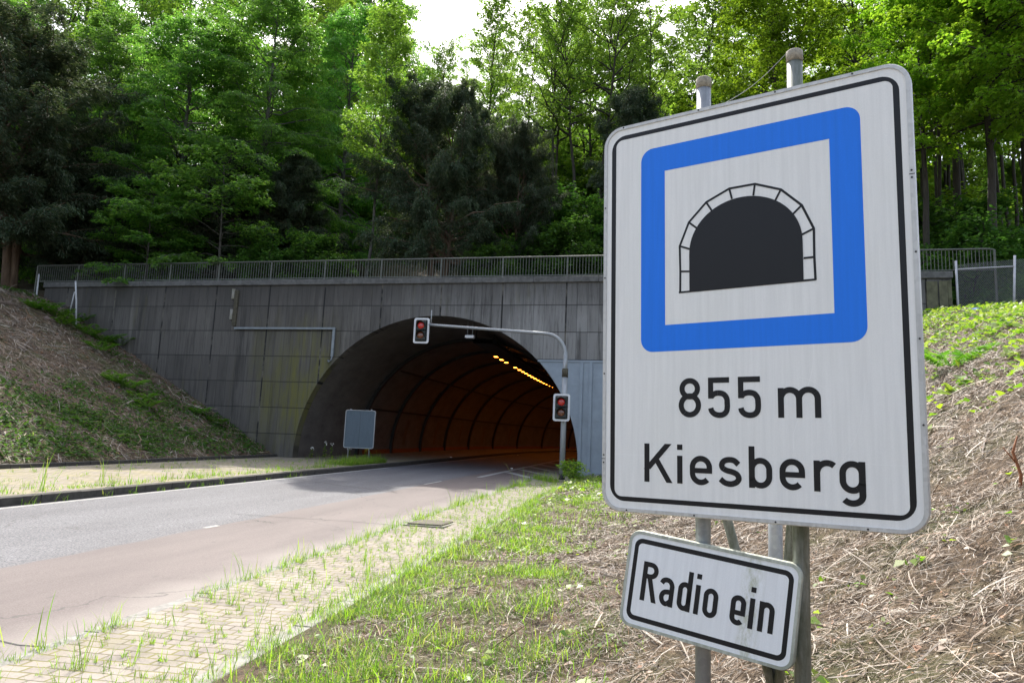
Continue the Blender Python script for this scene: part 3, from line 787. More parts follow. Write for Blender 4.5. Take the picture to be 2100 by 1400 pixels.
mb = MB(); mb.tube([(0, 0, -0.05), (0, 0, 0.25)], 0.125, 16); mb.build('base_sleeve', m_plain('dark_bitumen', (0.03, 0.03, 0.03), 0.8), mast)
arm = [(0, 0, 4.0), (0, 0, 4.75)]
for i in range(9):
    t = rad(90 * i / 8); arm.append((-0.82 * (1 - math.cos(t)), 0, 4.75 + 0.9 * math.sin(t)))
for i in range(1, 7): arm.append((-0.82 - 4.75 * i / 6, 0, 5.65 + 0.30 * i / 6))
mb = MB(); mb.tube(arm, [0.085] * 2 + [0.083 - 0.0022 * i for i in range(len(arm) - 2)], 12); mb.build('arm', M['pole'], mast)
mb = MB(); mb.tube([(0, 0, 3.95), (0, 0, 4.28)], 0.118, 16); mb.tube([(-0.12, -0.02, 4.0), (0.12, -0.02, 4.0)], 0.03, 8); mb.tube([(-0.12, -0.02, 4.2), (0.12, -0.02, 4.2)], 0.03, 8); mb.build('collar', M['rust'], mast)
mb = MB(); mb.tube([(-5.5, 0, 5.95), (-5.5, 0, 6.55)], 0.022, 6); mb.build('aerial_rod', M['pole'], mast)
s1 = signal(); s1.location = tuple(PB + np.array([GD[0] * 5.88, GD[1] * 5.88, 5.70])); s1.rotation_euler = (0, 0, ROT)
s1.rotation_euler = (0, 0, ROT); tag(s1, 'two lens traffic light hanging at the arm end above the road', 'traffic light', 'traffic lights at the tunnel mouth')
s2 = copy_tree(s1); s2.location = tuple(PB + np.array([-0.06 * E2[0] - 0.33 * E1[0], -0.06 * E2[1] - 0.33 * E1[1], 2.75]))
tag(s2, 'two lens traffic light mounted low on the upright mast by the grass')

# ------------------------------------------------------------------ road sign seen from behind on the left pavement
sbp = at(733, 944, 33.8); sbx, sby = float(sbp[0]), float(sbp[1]); sbz = float(pz(-11.9, 34) + 0.15)
sb = empty('road_sign', (sbx, sby, sbz), ROT + rad(4))
tag(sb, 'blank grey back of a rounded road sign on two posts beside the tunnel mouth', 'road sign')
TOP = float(at(733, 841, sby)[2]) - sbz; BOT = float(at(733, 918, sby)[2]) - sbz
HH = TOP - BOT; WW = 1.32
for sgn in (-1, 1):
    b = MB(); x0, x1 = (-WW / 2, -0.004) if sgn < 0 else (0.004, WW / 2)
    pl = [(x, z) for x, z in rrect(WW, HH, 0.08)]
    pl = [(min(max(x, x0), x1), z + BOT + HH / 2) for x, z in pl]
    b.prism(pl, -0.012 - 0.004 * sgn, 0.012 - 0.004 * sgn); b.build('panel', M['greyback'], sb)
b = MB(); ring_prism(b, [(x, z + BOT + HH / 2) for x, z in rrect(WW + 0.03, HH + 0.03, 0.09)], [(x, z + BOT + HH / 2) for x, z in rrect(WW - 0.03, HH - 0.03, 0.07)], -0.035, 0.03); b.build('rim', M['pole'], sb)
for x in (-0.47, 0.47):
    b = MB(); b.tube([(x, 0.055, -0.2), (x, 0.055, TOP + 0.06)], 0.03, 10); b.build('post', M['zinc'], sb)

# ------------------------------------------------------------------ the two information signs
YAW, TILT = -0.6179, 0.0348
sx_ = np.array([math.cos(YAW), math.sin(YAW), 0]); nh = np.array([math.sin(YAW), -math.cos(YAW), 0])
sz_ = np.array([0, 0, 1.0]) * math.cos(TILT) + nh * math.sin(TILT); sy_ = -np.cross(sx_, sz_)
S0 = np.array([0.8527, 2.7833, 0.866 + EYE])
sign = empty('tunnel_sign'); frame_matrix(sign, S0, sx_, sy_, sz_)
tag(sign, 'big white tunnel sign reading 855 m Kiesberg with blue square on galvanised posts', 'road sign')
FILM = [0]
def film(name, polys, mat, parent, base=0.0):
    """thin sheeting laid on the sign face; every piece its own hair's breadth proud"""
    mb = MB()
    for poly in polys:
        FILM[0] += 1; y = base - 0.0004 - 0.00002 * (FILM[0] % 30)
        mb.quad(*[(x, y, z) for x, z in poly])
    return mb.build(name, mat, parent)
def strip(pts, w, closed=False):
    """quads along a centre line with mitred joints and butt ends"""
    P = [np.array(p, float) for p in pts]; n = len(P); L = []; Rr = []
    for i in range(n):
        if closed: a, b, c = P[i - 1], P[i], P[(i + 1) % n]
        else: a, b, c = P[max(i - 1, 0)], P[i], P[min(i + 1, n - 1)]
        t1 = b - a; t2 = c - b
        if np.linalg.norm(t1) < 1e-9: t1 = t2
        if np.linalg.norm(t2) < 1e-9: t2 = t1
        t1 /= np.linalg.norm(t1); t2 /= np.linalg.norm(t2)
        n1 = np.array([-t1[1], t1[0]]); n2 = np.array([-t2[1], t2[0]])
        m = n1 + n2; m /= np.linalg.norm(m); k = (w / 2) / max(m @ n1, 0.35)
        L.append(b + m * k); Rr.append(b - m * k)
    q = []
    for i in range(n if closed else n - 1):
        j = (i + 1) % n; q.append([L[i], L[j], Rr[j], Rr[i]])
    return q
def arc(cx, cz, rx, rz, a0, a1, n=14):
    return [(cx + rx * math.cos(rad(a0 + (a1 - a0) * i / n)), cz + rz * math.sin(rad(a0 + (a1 - a0) * i / n))) for i in range(n + 1)]
def spline(ctrl, n=8):
    C = [np.array(c, float) for c in ctrl]; C = [2 * C[0] - C[1]] + C + [2 * C[-1] - C[-2]]; out = []
    for i in range(1, len(C) - 2):
        for t in np.linspace(0, 1, n, endpoint=False):
            p0, p1, p2, p3 = C[i - 1:i + 3]
            out.append(0.5 * (2 * p1 + (p2 - p0) * t + (2 * p0 - 5 * p1 + 4 * p2 - p3) * t * t + (3 * p1 - p0 - 3 * p2 + p3) * t ** 3))
    out.append(C[-2]); return out
def bar(x0, z0, x1, z1): return [[(x0, z0), (x1, z0), (x1, z1), (x0, z1)]]
def para(xa, za, xb, zb, w): return [[(xa - w / 2, za), (xa + w / 2, za), (xb + w / 2, zb), (xb - w / 2, zb)]]

BW, BH, BXC, BZC = 1.1758, 1.597, -0.0047, -0.253
def sh(P, dx, dz): return [(x + dx, z + dz) for x, z in P]
b = MB(); b.prism(sh(rrect(BW - 0.012, BH - 0.012, 0.075), BXC, BZC), 0.0, 0.004)
board = b.build('board', M['white'], sign)
b = MB(); o4, i4 = sh(rrect(BW, BH, 0.082, 8), BXC, BZC), sh(rrect(BW - 0.032, BH - 0.032, 0.066, 8), BXC, BZC)
k = len(o4)
b.loft([[(x, 0.03, z) for x, z in o4], [(x, 0.003, z) for x, z in o4], [(x * 1 + (BXC - x) * 0.004, -0.004, z + (BZC - z) * 0.004) for x, z in o4],
        [(x, -0.004, z) for x, z in i4], [(x, 0.001, z) for x, z in i4]], caps=False); b.build('rim', M['alu'], sign)
# rivets and the joint of the rim
b = MB()
for (x, z) in ((-0.50, 0.537), (-0.17, 0.537), (0.13, 0.537), (0.40, 0.537), (0.574, 0.15), (0.574, 0.125), (0.576, -0.13), (0.576, -0.42), (0.576, -0.70), (0.40, -1.043), (0.10, -1.043), (-0.20, -1.043), (-0.48, -1.043), (-0.583, -0.86), (-0.583, -0.83), (-0.583, -0.5), (-0.583, -0.1), (-0.583, 0.2)):
    b.prism(sh(rrect(0.007, 0.007, 0.0034, 3), x, z), -0.0052, -0.0035)
b.box((0.566, -0.0048, 0.136), (0.5835, -0.0035, 0.1385)); b.box((-0.593, -0.0048, -0.846), (-0.576, -0.0035, -0.8435))
b.build('rivet', m_plain('dark_rivet', (0.03, 0.03, 0.03), 0.6), sign)
# black border
def ring_quads(o_, i_): return [[o_[j], o_[(j + 1) % len(o_)], i_[(j + 1) % len(i_)], i_[j]] for j in range(len(o_))]
def ring_mesh(name, o_, i_, mat, parent, y):
    mb = MB(); k = len(o_)
    mb.v += [(x, y, z) for x, z in o_] + [(x, y, z) for x, z in i_]
    for j in range(k): mb.f.append((j, (j + 1) % k, k + (j + 1) % k, k + j)); mb.sm.append(False)
    return mb.build(name, mat, parent)
ring_mesh('black_border', sh(rrect(BW - 0.074, BH - 0.086, 0.062, 8), BXC + 0.0005, BZC), sh(rrect(BW - 0.114, BH - 0.122, 0.030, 8), BXC + 0.0005, BZC), M['black'], board, -0.0005)
ring_mesh('blue_square', rrect(0.84, 0.84, 0.052, 8), [(x, z) for x, z in rrect(0.631, 0.631, 0.0005, 8)], M['blue'], board, -0.0006)
# pictogram: polygonal ring of stones round a dark mouth
OUT = [(-0.254, -0.193), (-0.253, -0.107), (-0.255, -0.005), (-0.216, 0.086), (-0.144, 0.156), (-0.051, 0.195), (0.048, 0.196), (0.144, 0.158), (0.217, 0.087), (0.257, -0.005), (0.256, -0.109), (0.258, -0.193)]
OUT = [(x * 0.992, z) for x, z in OUT]
INN = [None, (-0.212, -0.111), (-0.211, -0.022), (-0.181, 0.057), (-0.1195, 0.117), (-0.0405, 0.152), (0.041, 0.152), (0.12, 0.117), (0.182, 0.057), (0.213, -0.022), (0.217, -0.109), None]
polys = strip(OUT, 0.0085)
for p, q in zip(OUT, INN):
    if q: polys += strip([p, q], 0.0075)
polys += strip([(-0.2575, -0.1905), (0.2565, -0.1905)], 0.0075)
film('arch_stones', polys, M['black'], board, -0.0004)
mouth = [(-0.2135, -0.191), (-0.2135, -0.045)] + [(0.001 - 0.2145 * math.cos(math.pi * i / 40), -0.045 + 0.199 * math.sin(math.pi * i / 40) ** 0.96) for i in range(1, 40)] + [(0.2155, -0.045), (0.2155, -0.191)]
film('tunnel_mouth', [mouth], M['black'], board, -0.0009)

# lettering, drawn stroke by stroke like the condensed road lettering in the photo
w = 0.0208; h_ = w / 2
L1 = []
L1 += strip(arc(-0.2155, -0.5685, 0.0310, 0.0305, 0, 360, 40)[:-1], w, True)
L1 += strip(arc(-0.2155, -0.6320, 0.0345, 0.0357, 0, 360, 40)[:-1], w, True)
def five(dx):
    P = bar(-0.1425 + dx, -0.528, -0.061 + dx, -0.5485) + bar(-0.1425 + dx, -0.5485, -0.1225 + dx, -0.607)
    path_ = spline([(-0.131 + dx, -0.6005), (-0.119 + dx, -0.590), (-0.1005 + dx, -0.5865), (-0.082 + dx, -0.592), (-0.071 + dx, -0.607), (-0.0693 + dx, -0.625), (-0.0693 + dx, -0.640), (-0.0725 + dx, -0.655), (-0.084 + dx, -0.666), (-0.101 + dx, -0.6690), (-0.118 + dx, -0.6645), (-0.129 + dx, -0.654), (-0.1325 + dx, -0.6425)])
    return P + strip(path_, w)
L1 += five(0.0) + five(0.1145)
L1 += bar(0.116, -0.572, 0.137, -0.678)
for (x0, x1) in ((0.1265, 0.1895), (0.1895, 0.2525)):
    c_ = (x0 + x1) / 2; r_ = (x1 - x0) / 2
    L1 += strip(arc(c_, -0.6115, r_, 0.032, 168, 0, 16) + [(x1, -0.678)], w)
film('lettering', L1, M['black'], board, -0.0004)
L2 = []
L2 += bar(-0.4045, -0.780, -0.3830, -0.928)
L2 += para(-0.3045, -0.780, -0.3930, -0.8790, 0.0285) + para(-0.3555, -0.838, -0.2995, -0.928, 0.0245)
L2 += bar(-0.268, -0.8235, -0.2465, -0.928) + bar(-0.268, -0.781, -0.2465, -0.8015)
def ee(dx):
    cx = -0.1735 + dx; r_ = 0.0332
    P = [(cx - r_ + 0.003, -0.8765), (cx + r_, -0.8765)] 
    q = strip(P, 0.0190)
    path_ = [(cx + r_, -0.886), (cx + r_, -0.866)] + arc(cx, -0.865, r_, 0.0335, 0, 180, 18)[1:] + arc(cx, -0.8860, r_, 0.0335, 180, 318, 16)
    return q + strip(path_, w)
L2 += ee(0.0)
L2 += strip(spline([(-0.0305, -0.8485), (-0.045, -0.8355), (-0.063, -0.832), (-0.0825, -0.8365), (-0.0925, -0.849), (-0.0895, -0.8625), (-0.075, -0.871), (-0.052, -0.8765), (-0.0355, -0.885), (-0.0295, -0.8985), (-0.0365, -0.911), (-0.052, -0.9185), (-0.066, -0.9195), (-0.083, -0.9155), (-0.0985, -0.9035)]), w)
L2 += bar(0.0075, -0.781, 0.029, -0.929)
L2 += strip([(0.0185, -0.862)] + arc(0.0495, -0.8635, 0.031, 0.032, 165, 0, 14) + arc(0.0495, -0.8875, 0.031, 0.032, 0, -165, 14) + [(0.0185, -0.888)], w)
L2 += ee(0.3335)
L2 += bar(0.2325, -0.824, 0.2535, -0.929)
L2 += strip(arc(0.277, -0.866, 0.0335, 0.0345, 170, 48, 14), w)
L2 += bar(0.3765, -0.824, 0.398, -0.938)
L2 += strip([(0.387, -0.862)] + arc(0.3565, -0.8635, 0.0305, 0.0315, 15, 180, 14) + arc(0.3565, -0.8875, 0.0305, 0.032, 180, 345, 14) + [(0.387, -0.888)], w)
L2 += strip([(0.38725, -0.932)] + arc(0.3555, -0.9365, 0.03175, 0.0255, 0, -145, 18), w)
film('lettering', L2, M['black'], board, -0.0004)
# scratches
SC = []
for pts, ww in (([(0.243, -0.415), (0.238, -0.50), (0.215, -0.585), (0.185, -0.68), (0.168, -0.735), (0.166, -0.79)], 0.0022), ([(0.19, -0.535), (0.225, -0.545), (0.275, -0.575), (0.28, -0.582)], 0.0016), ([(0.41, -0.55), (0.40, -0.62), (0.385, -0.70), (0.355, -0.775), (0.30, -0.86)], 0.0014), ([(-0.53, -0.826), (0.0, -0.828), (0.52, -0.832)], 0.0012)):
    SC += strip(spline(pts), ww)
film('scratch', SC, m_plain('scratch_white', (0.88, 0.88, 0.86), 0.5, var=0.02, bump=0), board, 0.00035)

# posts, caps and rear stays
def lp(P): return np.array([(P - S0) @ sx_, (P - S0) @ sy_, (P - S0) @ sz_])
def foot(wx, wy): return np.array([wx, wy, ground_z(wx, wy) - 0.3])
PX = {}
for nm, xo, ztop in (('l', -0.172, 0.697), ('r', 0.187, 0.712)):
    top = S0 + sx_ * xo + sy_ * 0.062 + sz_ * ztop
    mid = S0 + sx_ * (xo - 0.018) + sy_ * 0.062 + sz_ * (-1.0)
    dirv = (mid - top) / (top[2] - mid[2]); 
    gz = ground_z(mid[0], mid[1]) - 0.3
    ft = top + dirv * (top[2] - gz); PX[nm] = (top, ft)
    capb = top + dirv * 0.045
    b = MB(); b.tube([lp(capb), lp(top + dirv * 0.9), lp(ft)], 0.0285, 20); b.build('post', M['zincm'] if nm == 'r' else M['zinc'], sign)
    b = MB(); b.tube([lp(capb), lp(top + dirv * 0.004), lp(top)], [0.0305, 0.0305, 0.026], 20); b.build('post_cap', M['cap'], sign)
rd_ = ray(1590, 1085); eye_ = np.array([0, 0, EYE]); ra = eye_ + rd_ * (((S0 + sy_ * 0.42 - eye_) @ sy_) / (rd_ @ sy_)); ra[2] += 0.6; rb = np.array([ra[0], ra[1], ground_z(ra[0], ra[1]) - 0.3])
b = MB(); b.tube([lp(ra), lp(rb)], 0.0285, 16); b.build('post', M['zinc'], sign)
low = rb * 0.75 + ra * 0.25; low = np.array([ra[0], ra[1], max(rb[2] + 0.4, 0.75)])
for nm, zt in (('l', 1.75), ('r', 1.9)):
    tp, ft = PX[nm]; t_ = (tp[2] - zt) / (tp[2] - ft[2]); p0 = tp + (ft - tp) * t_ + sy_ * 0.03
    b = MB(); b.tube([lp(p0), lp(low)], 0.019, 12); b.build('stay', M['zincm'], sign)
for z in (0.42, -0.05, -0.55, -0.92):                                  # rails behind the board
    b = MB(); b.box((-0.55, 0.006, z - 0.02), (0.55, 0.033, z + 0.02)); b.build('back_rail', M['zinc'], sign)
tp = PX['r'][0]; b = MB()
cA, cB = lp(tp + np.array([-0.03, 0, -0.01])), np.array([-0.09, 0.035, 0.555])
b.tube([cA * (1 - t) + cB * t + np.array([0, 0, -0.022 * math.sin(math.pi * t)]) for t in np.linspace(0, 1, 9)], 0.0011, 5); b.build('thread', M['alu'], sign)

K = 1.07
rx_, ro_, ti_ = -0.5751, -0.1100, -0.0423
e0 = np.array([math.cos(rx_), math.sin(rx_), 0]); n0 = np.array([math.sin(rx_), -math.cos(rx_), 0]); z0 = np.array([0, 0, 1.0]) * math.cos(ti_) + n0 * math.sin(ti_)
ax_ = e0 * math.cos(ro_) + z0 * math.sin(ro_); az_ = z0 * math.cos(ro_) - e0 * math.sin(ro_); ay_ = -np.cross(ax_, az_)
R0_ = np.array([0.701, 2.7235, -0.432]) * K + np.array([0, 0, EYE])
rs = empty('radio_sign'); frame_matrix(rs, R0_, ax_, ay_, az_)
tag(rs, 'small crooked white plate reading Radio ein hung below the big tunnel sign', 'additional sign')
b = MB(); b.prism(rrect(0.60 * K, 0.328 * K, 0.034 * K), 0.0, 0.004); rboard = b.build('board', M['white2'], rs)
o4, i4 = rrect(0.612 * K, 0.340 * K, 0.042 * K, 8), rrect(0.588 * K, 0.316 * K, 0.032 * K, 8)
b = MB(); b.loft([[(x, 0.032, z) for x, z in i4], [(x, 0.034, z) for x, z in o4], [(x, 0.006, z) for x, z in o4], [(x * .992, -0.003, z * .99) for x, z in o4], [(x, -0.003, z) for x, z in i4], [(x, 0.001, z) for x, z in i4]], caps=False); b.build('rim', M['alug'], rs)
ring_mesh('black_border', rrect(0.561 * K, 0.286 * K, 0.030 * K, 8), rrect(0.530 * K, 0.253 * K, 0.016 * K, 8), M['black'], rboard, -0.0005)
w = 0.0168
L3 = []
L3 += bar(-0.2365, 0.067, -0.2190, -0.069)
L3 += strip([(-0.228, 0.0590), (-0.206, 0.0590)] + arc(-0.2065, 0.0385, 0.0205, 0.0205, 85, -85, 14) + [(-0.208, 0.0175), (-0.228, 0.0175)], w)
L3 += para(-0.2075, 0.012, -0.1835, -0.069, 0.0180)
L3 += bar(-0.1300, 0.004, -0.1130, -0.068)
L3 += strip(spline([(-0.1605, 0.0065), (-0.155, 0.0165), (-0.143, 0.0210), (-0.130, 0.0175), (-0.1222, 0.005), (-0.1215, -0.006)]), w)
L3 += strip(spline([(-0.1215, -0.0185), (-0.136, -0.0190), (-0.150, -0.0235), (-0.1568, -0.038), (-0.152, -0.0535), (-0.141, -0.0600), (-0.129, -0.0550), (-0.1215, -0.045)]), w)
L3 += bar(-0.0668, 0.067, -0.0500, -0.068)
def bowl(x0, x1, zt, zb): 
    c_, r_ = (x0 + x1) / 2, (x1 - x0) / 2
    return arc(c_, zt - r_ * 1.1, r_, r_ * 1.1, 0, 180, 14) + arc(c_, zb + r_ * 1.1, r_, r_ * 1.1, 180, 360, 14)
L3 += strip(bowl(-0.0908, -0.0584, 0.0205, -0.0595), w, True)
L3 += bar(-0.0372, 0.030, -0.0202, -0.068) + bar(-0.0372, 0.067, -0.0202, 0.050)
L3 += strip(bowl(0.0015, 0.0358, 0.0205, -0.0597), w, True)
c_, r_ = 0.1130, 0.0172
L3 += strip([(c_ - r_, -0.0275), (c_ + r_, -0.0275)], 0.0155)
L3 += strip([(c_ + r_, -0.0350), (c_ + r_, 0.004)] + arc(c_, 0.0035, r_, 0.0172, 0, 180, 14)[1:] + arc(c_, -0.0420, r_, 0.0177, 180, 322, 14), w)
L3 += bar(0.1498, 0.030, 0.1664, -0.068) + bar(0.1498, 0.066, 0.1664, 0.049)
L3 += bar(0.1815, 0.028, 0.1983, -0.068)
L3 += strip(arc(0.2065, 0.0015, 0.0170, 0.0190, 170, 0, 14) + [(0.2235, -0.067)], w)
film('lettering', [[(x * K, z * K) for x, z in p] for p in L3], M['black'], rboard, -0.0004)
for x in (-0.10, 0.16):
    b = MB(); b.box((x - 0.02, 0.005, -0.10), (x + 0.02, 0.05, 0.10), 0.004); b.build('clamp', M['zinc'], rs)

# concrete cover in the pavement
cs = empty('cover_slab', (0, 0, 0), ROT)
b = MB(); z0_ = pz(-3.68, 13.3)
cs.location = (*xy(13.3, -3.68), z0_)
b.box((-0.30, -0.42, 0.0), (0.30, 0.42, 0.072), 0.012); b.build('lid', M['slab'], cs)
b = MB(); ring_prism(b, rrect(0.72, 0.96, 0.02), rrect(0.61, 0.85, 0.02), -1, 1)
b.v = [(x, z, 0.036 + 0.008 * (1 if y > 0 else -1)) for x, y, z in b.v]; b.build('frame', M['edge'], cs)
tag(cs, 'square concrete cover lid set in the right pavement beside the road edge', 'cover')

# reflecting studs on the tunnel road
for (b_, a_, nm) in ((-11.18, 44.0, 'white reflector stud on the left kerb inside the tunnel'), (-6.35, 37.0, 'white reflector stud beside the hatched road marking'), (-10.2, 62.0, 'tiny white reflector stud far inside the tunnel')):
    r = empty('reflector_stud', (0, 0, 0), ROT)
    px, py = onpath(b_, a_); c, s_ = math.cos(ROT), math.sin(ROT)
    r.location = (px * c - py * s_, px * s_ + py * c, pz(b_, a_) + (0.155 if b_ < -11.05 else 0.0))
    mb = MB(); mb.box((-0.06, -0.05, 0.0), (0.06, 0.05, 0.03), 0.01); mb.build('base', M['lampbox'], r)
    mb = MB(); mb.box((-0.05, -0.058, 0.005), (0.05, -0.051, 0.05), 0.002); mb.build('reflector', m_plain('reflector_white', (0.85, 0.85, 0.8), 0.2, var=0.05), r)
    tag(r, nm, 'reflector')

# ------------------------------------------------------------------ fence remains at both ends of the wall
def post_thing(top, ft, r, label, name='fence_post', mat='wpost', group=None, cat='fence post'):
    o = empty(name, tuple(ft)); top = np.array(top) - np.array(ft)
    b = MB(); b.tube([(0, 0, -0.4), tuple(top * 0.5), tuple(top)], r, 10); b.build('tube', M[mat], o)
    b = MB(); b.tube([tuple(top * 0.985), tuple(top * 1.004)], r * 1.15, 10); b.build('cap', M['zinc'], o)
    return tag(o, label, cat, group)
def gnd(px, py, D):
    for q in np.arange(D * 0.45, D * 1.35, 0.1):          # first place where the slope rises to meet the line of sight
        p = at(px, py, q)
        if ground_z(p[0], p[1]) >= p[2]: return p
    p = at(px, py, D); p[2] = ground_z(p[0], p[1]); return p
D1 = 38.6
t0, f0 = at(80, 562, D1), at(72, 632, D1); f0[2] = min(f0[2], ground_z(f0[0], f0[1])) 
post_thing(t0, f0, 0.04, 'leaning white fence post at the upper left end of the railing')
D2 = 37.0
t1, f1 = at(155, 576, D2), at(158, 658, D2)
lf = post_thing(t1, f1, 0.04, 'white fence post with a stay standing against the dark wall')
b = MB(); b.tube([tuple(at(153, 598, D2 + 0.05) - f1), tuple(at(142, 645, D2 + 0.3) - f1)], 0.028, 8); b.build('stay', M['wpost'], lf)
fe = empty('chain_link_fence', tuple(at(1962, 652, 29.3)))
fo = np.array(fe.location)
def rel(px, py, D): return at(px, py, D) - fo
tag(fe, 'wire mesh fence with pale leaning posts above the right bank', 'fence')
fp = [(rel(1960, 535, 29.3), rel(1966, 652, 29.3)), (rel(2081, 524, 28.6), rel(2078, 632, 28.6)), (rel(2190, 520, 28.0), rel(2190, 628, 28.0))]
for tpp, ftt in fp:
    b = MB(); b.tube([ftt - np.array([0, 0, 0.4]), tpp], 0.045, 10); b.build('post', M['wpost'], fe)
b = MB(); b.tube([rel(1964, 552, 29.28), rel(2080, 546, 28.58)], 0.028, 8); b.build('rail', M['wpost'], fe)
V = []
for (tA, fA), (tB, fB) in zip(fp[:-1], fp[1:]):
    n = 26
    for s_ in (-1, 1):
        for i in range(-n, 2 * n):
            u0, v0, u1, v1 = i / n, 0.0, i / n + s_ * 0.8, 0.93
            if s_ < 0: u0, u1 = i / n + 0.8, i / n
            lo = max(min(u0, u1), 0.0); hi = min(max(u0, u1), 1.0)
            if hi - lo < 0.02: continue
            va = v0 + (v1 - v0) * (lo - u0) / (u1 - u0); vb = v0 + (v1 - v0) * (hi - u0) / (u1 - u0)
            pa = (fA + (fB - fA) * lo) * (1 - va) + (tA + (tB - tA) * lo) * va
            pb = (fA + (fB - fA) * hi) * (1 - vb) + (tA + (tB - tA) * hi) * vb
            d = np.array([0.0035, 0, 0.0035 * s_ * -1]); e = np.array([0, 0.0035, 0])
            V += [pa - d, pa + d, pb + d, pb - d, pa - e, pa + e, pb + e, pb - e]
np_mesh('wire_mesh', np.array(V), 4, M['wire'], fe)
bt = empty('plastic_scrap', tuple(gnd(2030, 640, 28.2)))
b = MB()
for i in range(5):
    x0, y0 = -0.35 + 0.15 * i, random.uniform(-.05, .05)
    b.quad((x0, y0, 0.06 + 0.05 * math.sin(i * 2)), (x0 + 0.16, y0 + 0.02, 0.06 + 0.05 * math.sin(i * 2 + 2)), (x0 + 0.16, y0 + 0.22, 0.12 + 0.05 * math.sin(i * 2 + 2)), (x0, y0 + 0.2, 0.12 + 0.05 * math.sin(i * 2)))
b.build('sheet', M['blueplastic'], bt); tag(bt, 'crumpled blue plastic scrap lying at the foot of the wire fence', 'litter')

# ------------------------------------------------------------------ trees
def unit(v): return v / (np.linalg.norm(v, axis=-1, keepdims=True) + 1e-9)
def leaf_faces(P, D, N, L, Wd):
    """one folded diamond leaf per row: P centre, D length direction, N normal, L length, Wd width"""
    D = unit(D); S = unit(np.cross(D, N)); N = np.cross(S, D)
    L = np.asarray(L)[:, None]; Wd = np.asarray(Wd)[:, None]
    a = P - D * L * 0.5; c = P + D * L * 0.5 - N * L * 0.08
    m = P + N * Wd * 0.12
    return np.stack([a, m + S * Wd * 0.5 - D * L * 0.05, c, m - S * Wd * 0.5 - D * L * 0.05], 1)

